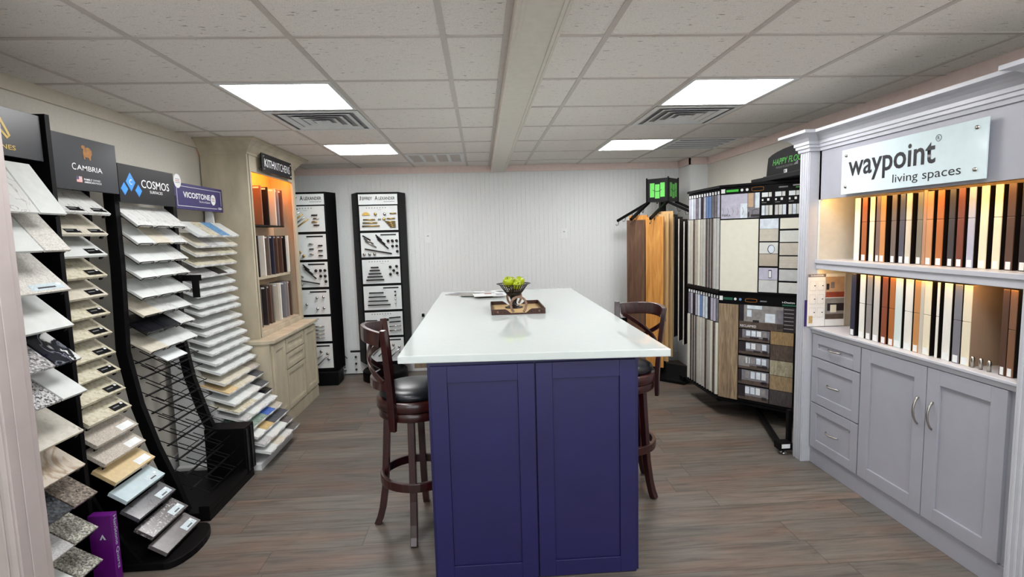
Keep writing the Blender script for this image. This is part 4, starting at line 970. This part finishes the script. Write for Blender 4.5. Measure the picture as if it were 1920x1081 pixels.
def tower(F, w, label, kinds, base_c, sign_txt):
    o = F @ Vector((w/2,0,0))
    t = thing('hardware_display_tower', label, 'display tower', (base_c[0], base_c[1], 0), 'black hardware display towers')
    q = MB(F); q.prism([(-.012,.0),(w+.012,.0),(w+.075,-.19),(-.105,-.19)], 'y', .16, 2.10, 'black'); 
    # prism along local y: polygon in (u, w)
    q.build('body', t, bevel=.003)
    if base_c[2]: MB().lathe([(0,0),(base_c[2],0),(base_c[2],.10),(base_c[2]-.01,.112),(base_c[2]-.07,.112),(base_c[2]-.08,.158),(0,.158)], 'black', (base_c[0],base_c[1],0), 36).build('base', t)
    else: MB().box(base_c[0]-.27,base_c[0]+.27,base_c[1]-.12,base_c[1]+.12,0,.155,'black').build('base', t, bevel=.012)
    M = F
    MB(M).box(.0,w-.0,1.965,2.078,.0005,.005,'print_white').build('header_panel', t)
    nn = tuple(F.to_3x3() @ Vector((0,0,1)))
    rr = tuple(F.to_3x3() @ Vector((1,0,0)))
    def T(s_, u, v, h, wd): text(s_, tuple(F @ Vector((u,v,.0055))), rr, (0,0,1), h, 'text_black', t, wd, bold=.02)
    T('J', w*.05, 2.035, .045, .018); T('EFFREY', w*.225, 2.031, .034, w*.26); T('A', w*.46, 2.035, .045, .034); T('LEXANDER', w*.73, 2.031, .034, w*.42)
    T('DECORATIVE HARDWARE', w*.79, 1.995, .008, w*.28)
    for i, k in enumerate(kinds):
        z1 = 1.950-.298*i; z0 = z1-.270
        B = F @ Matrix.Translation((.004, z0, .005))
        bo = MB(F).box(.004,w-.004,z0,z1,.0005,.005,'panel_white').build('display_board', t)
        hardware(bo, B, k, w-.008, .27, i)
    # side hooks
    for i in range(10):
        q = MB(F); z = 1.85-.14*i; q.tube([(-.03,z,-.06),(-.052,z,-.06)], .006, 'dark_metal', 6); q.build('side_knob', t)
    return t
tower(frame((-1.335,6.03,0),(math.cos(.06),math.sin(.06),0),(0,0,1)), .425, 'black hardware display tower with a round base, standing free at the beadboard wall', [0,1,2,3,4,5], (-1.13,6.02,.25), '')
tower(frame((-2.085,5.83,0),(1,0,0),(0,0,1)), .435, 'black hardware display tower half hidden behind the cream cabinet', [6,7,1,9,8,5], (-1.87,5.90,0), '')
t = thing('hardware_board', 'loose white board of cabinet pulls leaning on the wall between the towers', 'display board', (-1.60, 6.25, 0))
F = frame((-1.74, 6.235, .012), (1,0,0), (0,.03,1))
MB(F).box(0,.36,0,.30,-.004,0,'panel_white').build('panel', t)
q = MB(F).box(.17,.32,.25,.275,.0002,.001,'text_black').build('print', t)
for j, (u, v, a) in enumerate(((.10,.22,-.8),(.055,.15,-.5),(.06,.09,-.2),(.07,.04,0))):
    q = MB(F); d = (math.cos(a)*.045, math.sin(a)*.045); q.tube([(u-d[0],v-d[1],.003),(u-d[0]*.7,v-d[1]*.7,.016),(u+d[0]*.7,v+d[1]*.7,.016),(u+d[0],v+d[1],.003)], .005, 'dark_metal', 6); q.build('pull', t)
for v in (.20,.12,.05): q = MB(F); q.lathe([(0,.0005),(.006,.0005),(.006,.012),(.013,.016),(.013,.022),(0,.025)], 'dark_metal', (.235,v,0), 12); q.build('knob', t)

# ---------------------------------------------------------------- hanging plank rack with the green logo cube
c0 = Vector((2.008,5.78,0)); n1 = Vector((-.7071,-.7071,0)); n2 = Vector((.7071,-.7071,0))
t = thing('plank_display_rack', 'black rack of sloping arms topped by a dark cube with a green smiling logo', 'display rack', tuple(c0))
MB().box(c0.x-.03,c0.x+.03,c0.y-.03,c0.y+.03,.04,1.90,'black').build('pole', t)
q = MB(); q.M = Matrix.Translation(c0) @ Matrix.Rotation(PI/4,4,'Z'); q.box(-.36,.30,-.42,.27,0,.028,'black'); q.build('base_plate', t, bevel=.004)
q = MB(); q.M = Matrix.Translation(c0) @ Matrix.Rotation(PI/4,4,'Z'); q.box(-.125,.125,-.125,.125,1.905,2.150,'sign_black')
for a in ((-.13,-.13),(.118,-.13),(-.13,.118),(.118,.118)): q.box(a[0],a[0]+.012,a[1],a[1]+.012,1.895,2.162,'black')
q.build('logo_cube', t, bevel=.001)
for n_, rt_ in ((n1, n2), (n2, -n1)):
    F = frame(tuple(c0+n_*.125+Vector((0,0,2.028))), tuple(rt_), (0,0,1))
    q = MB(F)
    for u, v in ((-.085,.0),(-.025,-.015),(.035,.0)): q.box(u,u+.052,v-.075,v+.075,.0002,.0012,'lime')
    q.tube([(-.052+.104*i/10, .004-.020*math.sin(PI*i/10), .002) for i in range(11)], .0028, 'text_black', 5); q.build('logo', t)
for n_, lat, sp_ in ((n1, n2, (-.11,.11)), (n2, n1, (.11,-.11)), (-n2, n1, (.11,))):
    for s in sp_:
        L = .50
        a = c0+n_*.10+lat*s+Vector((0,0,1.905)); b_ = c0+n_*L+lat*s+Vector((0,0,1.715))
        MB().sweep([a, b_], .026, .026, 'black').build('arm', t)
        for k in range(4):
            p = a.lerp(b_, .3+.22*k); q = MB(); q.tube([p, p+Vector((0,0,-.03)), p+n_*.01+Vector((0,0,-.055)), p+n_*.028+Vector((0,0,-.06)), p+n_*.034+Vector((0,0,-.045))], .003, 'dark_metal', 5); q.build('hook', t)
def plank(n_, lat, dist, l0, l1, z0, z1, mat, label, edge=None):
    F = frame(tuple(c0+n_*dist), tuple(lat), (0,0,1)); w = l1-l0; 
    q = MB(F); q.box(l0,l1,z0,z1,-.014,0,mat)
    if edge: q.box(l0-.0008,l0,z0,z1,-.012,-.001,edge).box(l1,l1+.0008,z0,z1,-.012,-.001,edge)
    cc = F @ Vector(((l0+l1)/2, z0, 0))
    o = q.build('floor_plank_sample', None, tuple(cc)); tag(o, label, 'floor sample', 'plank samples hanging on the logo-cube rack')
plank(n1, n2, .40, .008, .205, .16, 1.735, 'plank_orange', 'orange wood plank sample hanging at the front of the logo-cube rack')
plank(n1, n2, .40, -.215, -.004, .30, 1.71, 'plank_walnut', 'brown walnut plank sample hanging left of the orange plank')
plank(n1, n2, .345, .03, .235, .22, 1.76, 'plank_honey', 'pale honey plank sample just behind the orange plank')
plank(n1, n2, .28, .04, .252, .26, 1.79, 'plank_honey', 'pale honey plank sample hanging deepest behind the orange plank')
plank(n1, n2, .345, -.22, -.006, .30, 1.76, 'plank_orange', 'orange plank sample hanging behind the brown walnut plank')
for k in range(6):
    plank(n2, -n1, .19+.056*k, -.235, -.03, .50-.035*k, 1.76-.027*k, 'plank_black', 'black plank sample with a pale edge, %s outward from the logo cube post' % NTH[k], 'page_edge')
# bin behind
t = thing('waste_bin', 'small black bin with a pale lid behind the right bar stool', 'bin', (1.63, 5.95, 0))
MB().box(1.57,1.70,5.88,6.05,0,.615,'black').build('body', t, bevel=.008)
MB().box(1.565,1.705,5.875,6.055,.617,.65,'white_metal').build('lid', t, bevel=.006)

# ---------------------------------------------------------------- tile display rack with page panels
A0 = Vector((1.985,4.32,0)); dd = Vector((.669,-.743,0)); wn_ = Vector((-.743,-.669,0))
t = thing('tile_display_rack', 'large black page rack of tile and wood-look samples beside the grey cabinet', 'display rack', (2.2, 4.4, 0))
MB().box(2.05,2.14,5.26,5.36,.03,.075,'black').build('end_foot', t)
MB().sweep([(2.10,5.28,.05),(2.50,4.90,.05)], .03, .03, 'black').build('foot_brace', t)
MB().sweep([(2.09,3.56,.05),(2.42,4.62,.05)], .035, .03, 'black').build('foot_brace', t)
MB().box(2.50,2.56,3.9,4.95,.0,2.0,'black').build('back_frame', t)
MB().box(2.12,2.50,4.60,4.65,.03,.07,'black').build('foot_bar', t)
MB().box(2.05,2.14,3.47,3.55,.035,.085,'black').box(2.06,2.12,3.469,3.47,.05,.08,'tag_white').build('end_foot', t, bevel=.004)
for yy in (3.51, 5.32): MB().lathe([(0,0),(.022,0),(.022,.008),(.006,.012),(.006,.034),(0,.034)], 'chrome', (2.095,yy,0), 16).build('levelling_foot', t)
MB().box(2.14,2.168,3.53,3.56,.03,.30,'black').build('post', t)
NP = 12; stp = Vector((-.002,.050,0))
for zb, zt, nm in ((1.075,1.925,'upper'),(.165,1.055,'lower')):
    # curved top channel following the page edges
    o0 = A0+wn_*.006
    a = A0+stp*NP
    q = MB(); z = zt
    pts_ = [(A0.x-.012, A0.y-.012), (A0.x+dd.x*.64, A0.y+dd.y*.64), (A0.x+dd.x*.64+.06, A0.y+dd.y*.64+.10), (2.52, 4.0), (2.52,4.95), (1.96,4.96)]
    q.prism(pts_, 'z', z+.002, z+.022, 'black')
    q.build('top_channel', t)
    q = MB(); q.prism([(p[0], p[1]) for p in pts_], 'z', zb-.022, zb-.004, 'black'); q.build('bottom_channel', t)
MB().box(2.35,2.40,4.0,4.05,.07,.14,'black').build('post', t)
er = random.Random(3)
for lvl, (zb, zt) in enumerate(((1.075,1.923),(.165,1.053))):
    for i in range(NP, -1, -1):
        o = A0+stp*i
        F = frame(tuple(o), tuple(dd), (0,0,1))
        pg = MB(F).box(0,.635,zb,zt,-.010,0,'black').build('sample_page', t)
        if i:
            zh = zb+(zt-zb)*.715
            cm = er.choice(['page_edge','tile_greige','tile_ivory','pic_brown','tile_greige_dark','stone_charcoal','tile_silver'])
            hm = er.choice(['pic_grey','page_blue','pic_light','pic_dark','pic_lav'])
            q = MB(F).box(.004,.63,zb+.01,zh,.0004,.006,cm).box(-.003,0,zb+.01,zh,-.008,.006,er.choice(['page_edge','page_edge','tile_silver'])); q.build('tile_sample', pg)
            MB(F).box(.004,.63,zh+.006,zt-.05,.0004,.0015,hm).box(.006,.02,zt-.045,zt-.02,.0004,.0015,'white').build('header_print', pg)
            continue
        def tile(u0,u1,v0,v1,m,th=.005): return MB(F).box(u0,u1,v0,v1,.0004,th,m).build('tile_sample', pg, bevel=.0008)
        q = MB(F)
        vt = zt-.005
        if lvl == 0:
            q.box(.010,.042,1.880,1.914,.0004,.0012,'white').box(.052,.150,1.887,1.906,.0004,.0012,'green_text').box(.455,.52,1.893,1.903,.0004,.0012,'text_grey').box(.555,.625,1.900,1.910,.0004,.0012,'text_white').box(.575,.625,1.885,1.893,.0004,.0012,'lime')
            for u in (.178,.218): q.prism([(u+.011*math.cos(a), 1.897+.011*math.sin(a)) for a in [2*PI*k/16 for k in range(16)]], 'z', .0004, .0012, 'white')
            # photo of a bathroom
            q.box(.010,.315,1.674,1.868,.0004,.0010,'pic_lav').box(.168,.222,1.674,1.79,.0010,.0013,'pic_light').box(.222,.315,1.674,1.868,.0010,.0014,'pic_grey').box(.228,.268,1.76,1.868,.0014,.0018,'pic_warm').box(.282,.315,1.75,1.868,.0014,.0018,'pic_light').box(.25,.315,1.68,1.70,.0014,.0020,'pic_dark').box(.228,.238,1.68,1.72,.0014,.002,'pic_dark')
            for k in range(6): q.prism([(.02+.04*k,1.70),(.03+.04*k,1.73),(.02+.04*k,1.76),(.024+.04*k,1.76),(.034+.04*k,1.73),(.024+.04*k,1.70)], 'z', .0012, .0014, 'pic_mid')
            q.tube([(.262,1.70,.002),(.262,1.728,.002),(.275,1.738,.002),(.30,1.738,.002),(.308,1.726,.002)], .0015, 'text_black', 5)
            # sample chart
            for k in range(3):
                u = .332+.098*k
                q.box(u,u+.045,1.83,1.864,.0004,.001,'print_white').box(u+.05,u+.072,1.83,1.864,.0004,.001,'tile_light').box(u,u+.012,1.80,1.815,.0004,.001,'white').box(u+.04,u+.056,1.80,1.818,.0004,.001,'white')
                q.box(u,u+.035,1.784,1.789,.0004,.001,'text_grey')
                for j in range(3): q.box(u+.028*j,u+.028*j+.024,1.69,1.765,.0004,.001,['pic_light','tile_silver','tile_light'][(j+k) % 3])
            q.build('print', pg)
            rp = MB(F); pa = []
            for k in range(25): a = 2*PI*k/24; pa.append((.30+.045*max(-1,min(1,1.5*math.cos(a))), 1.897+.015*math.sin(a), .003))
            rp.tube(pa[:-1], .0022, 'bronze', 5, closed=True).build('handle_loop', pg)
            text('FIBRA', tuple(F @ Vector((.055,1.700,.002))), tuple(dd), (0,0,1), .018, 'text_black', pg, .07)
            tile(.008,.312,1.080,1.663,'tile_ivory')
            rows_ = [(1.583,1.661,'pic_light'),(1.487,1.581,'tile_greige'),(1.39,1.477,'tile_light'),(1.293,1.387,'tile_greige_dark'),(1.185,1.278,'pic_lav'),(1.086,1.182,'tile_silver')]
            for v0, v1, m_ in rows_: tile(.322,.460,v0,v1,m_)
            mm = MB(F); mm.prism([(.41+.026*math.cos(a), 1.425+.034*math.sin(a)) for a in [2*PI*k/24 for k in range(24)]], 'z', .0052, .007, 'text_black'); mm.prism([(.412+.022*math.cos(a), 1.425+.030*math.sin(a)) for a in [2*PI*k/24 for k in range(24)]], 'z', .007, .0075, 'pic_light'); mm.build('print', pg)
            MB(F).box(.395,.418,1.20,1.262,.0052,.007,'text_black').box(.398,.415,1.205,1.255,.007,.0075,'print_white').build('print', pg)
            for v0, v1, m_ in ((1.580,1.661,'tile_ivory'),(1.480,1.566,'tile_light'),(1.379,1.472,'tile_greige'),(1.279,1.369,'tile_greige'),(1.182,1.268,'tile_silver'),(1.086,1.168,'tile_light')): tile(.472,.628,v0,v1,m_)
            q = MB(F)
            for k in range(4): q.box(.472,.628,1.290+.019*k,1.2925+.019*k,.0052,.0056,'page_edge')
            for k in range(3): q.sweep([(.48+.05*k,1.09,.0054),(.515+.05*k,1.135,.0054),(.48+.05*k,1.165,.0054)], .002, .001, 'tile_silver')
            q.build('pattern', pg)
        else:
            q.box(.006,.034,1.000,1.036,.0004,.0012,'white').box(.040,.116,1.006,1.026,.0004,.0012,'green_dark').box(.335,.385,1.006,1.016,.0004,.0012,'text_grey').box(.50,.60,.985,.998,.0004,.0012,'green_dark')
            for u in (.138,.178): q.prism([(u+.011*math.cos(a), 1.016+.011*math.sin(a)) for a in [2*PI*k/16 for k in range(16)]], 'z', .0004, .0012, 'white' if u < .15 else 'page_blue')
            q.box(.172,.600,.782,.975,.0004,.0010,'pic_mid')
            q.box(.172,.51,.782,.84,.0010,.0013,'pic_brown').box(.235,.35,.945,.972,.0010,.0013,'pic_light').box(.235,.27,.88,.935,.0010,.0013,'pic_light').box(.375,.45,.845,.915,.0010,.0013,'pic_light').box(.172,.21,.84,.975,.0010,.0013,'pic_dark').box(.46,.51,.80,.95,.0010,.0013,'pic_grey').box(.51,.60,.782,.975,.0012,.0014,'pic_dark').box(.28,.33,.835,.855,.0013,.0016,'pic_dark')
            for k in range(6): q.box(.515,.585,.955-.03*k,.962-.03*k,.0014,.0018,'pic_mid')
            pr_r = random.Random(11)
            for k, (v1, v0) in enumerate(((.773,.680),(.670,.570),(.552,.448),(.437,.318),(.306,.190))):
                q.box(.172,.413,v0,v1,.0004,.0010,'pic_grey').box(.172,.413,v0,v0+(v1-v0)*.3,.0010,.0012,'pic_brown').box(.172,.20+.03*(k % 3),v0+.02,v1,.0010,.0014,'pic_dark' if k != 2 else 'pic_mid')
                for j in range(4): a = .23+.042*j; q.box(a, a+.034, v0+(v1-v0)*.45, v1-.008, .0012, .0014, ['pic_light','pic_light','print_white','pic_mid'][(j+k) % 4])
                q.box(.26+.03*k,.33+.015*k,v0+.02,v0+.035,.0014,.0018,'pic_dark').box(.36,.40,v0+.015,v0+.04,.0014,.0018,'pic_dark')
            q.build('print', pg)
            rp = MB(F); pa = []
            for k in range(24): a = 2*PI*k/24; pa.append((.265+.045*max(-1,min(1,1.5*math.cos(a))), 1.012+.013*math.sin(a), .003))
            rp.tube(pa, .0022, 'bronze', 5, closed=True).build('handle_loop', pg)
            text('RECLAIMED', tuple(F @ Vector((.245,.803,.002))), tuple(dd), (0,0,1), .018, 'text_white', pg, .125)
            text('i-Design', tuple(F @ Vector((.545,1.012,.002))), tuple(dd), (0,0,1), .018, 'text_white', pg, .09, bold=.02)
            tile(.004,.166,.172,.972,'plank_reclaim')
            for k, (v1, v0) in enumerate(((.779,.676),(.672,.553),(.549,.431),(.427,.312),(.308,.190))): tile(.420,.588,v0,v1,'reclaim_%d' % k)
hs = MB(); arc = [(3.55,2.0)]
Fh = frame((2.30,4.186,0),(0,-1,0),(0,0,1))
poly = [(0,1.995),(.012,2.075),(.025,2.137),(.075,2.155),(.15,2.170),(.25,2.181),(.37,2.186),(.50,2.183),(.595,2.176),(.60,1.995)]
MB(Fh).prism(poly, 'z', -.02, 0, 'black').build('header_sign', t, bevel=.001)
MB().box(2.24,2.50,3.47,4.31,1.952,1.985,'black').box(2.28,2.32,3.5,4.2,1.985,1.997,'black_satin').build('header_shelf', t, bevel=.003)
rr = (0,-1,0)
text('HAPPY FLOORS', (2.30, 4.094, 2.092), rr, (0,0,1), .046, 'green_text', t, .455, bold=.01, shear=.25, align='LEFT')
text('PORCELAIN TILE COLLECTION', (2.30, 4.045, 2.049), rr, (0,0,1), .014, 'text_grey', t, .22, align='LEFT')
MB(Fh).prism([(.37,2.045),(.425,2.045),(.425,2.075)], 'z', .0, .001, 'text_grey').box(.25,.29,2.0,2.025,0,.001,'white').box(.258,.270,2.004,2.021,.001,.0012,'text_black').build('sticker', t)

bg = bpy.data.worlds.new('world'); S.world = bg; bg.use_nodes = True
bg.node_tree.nodes['Background'].inputs[0].default_value = (.8,.85,.9,1); bg.node_tree.nodes['Background'].inputs[1].default_value = 2.0
S.view_settings.view_transform = 'Standard'; S.view_settings.look = 'None'; S.view_settings.gamma = 1; S.view_settings.exposure = .9
for o in bpy.data.objects:
    if '_o' in o.keys(): del o['_o']
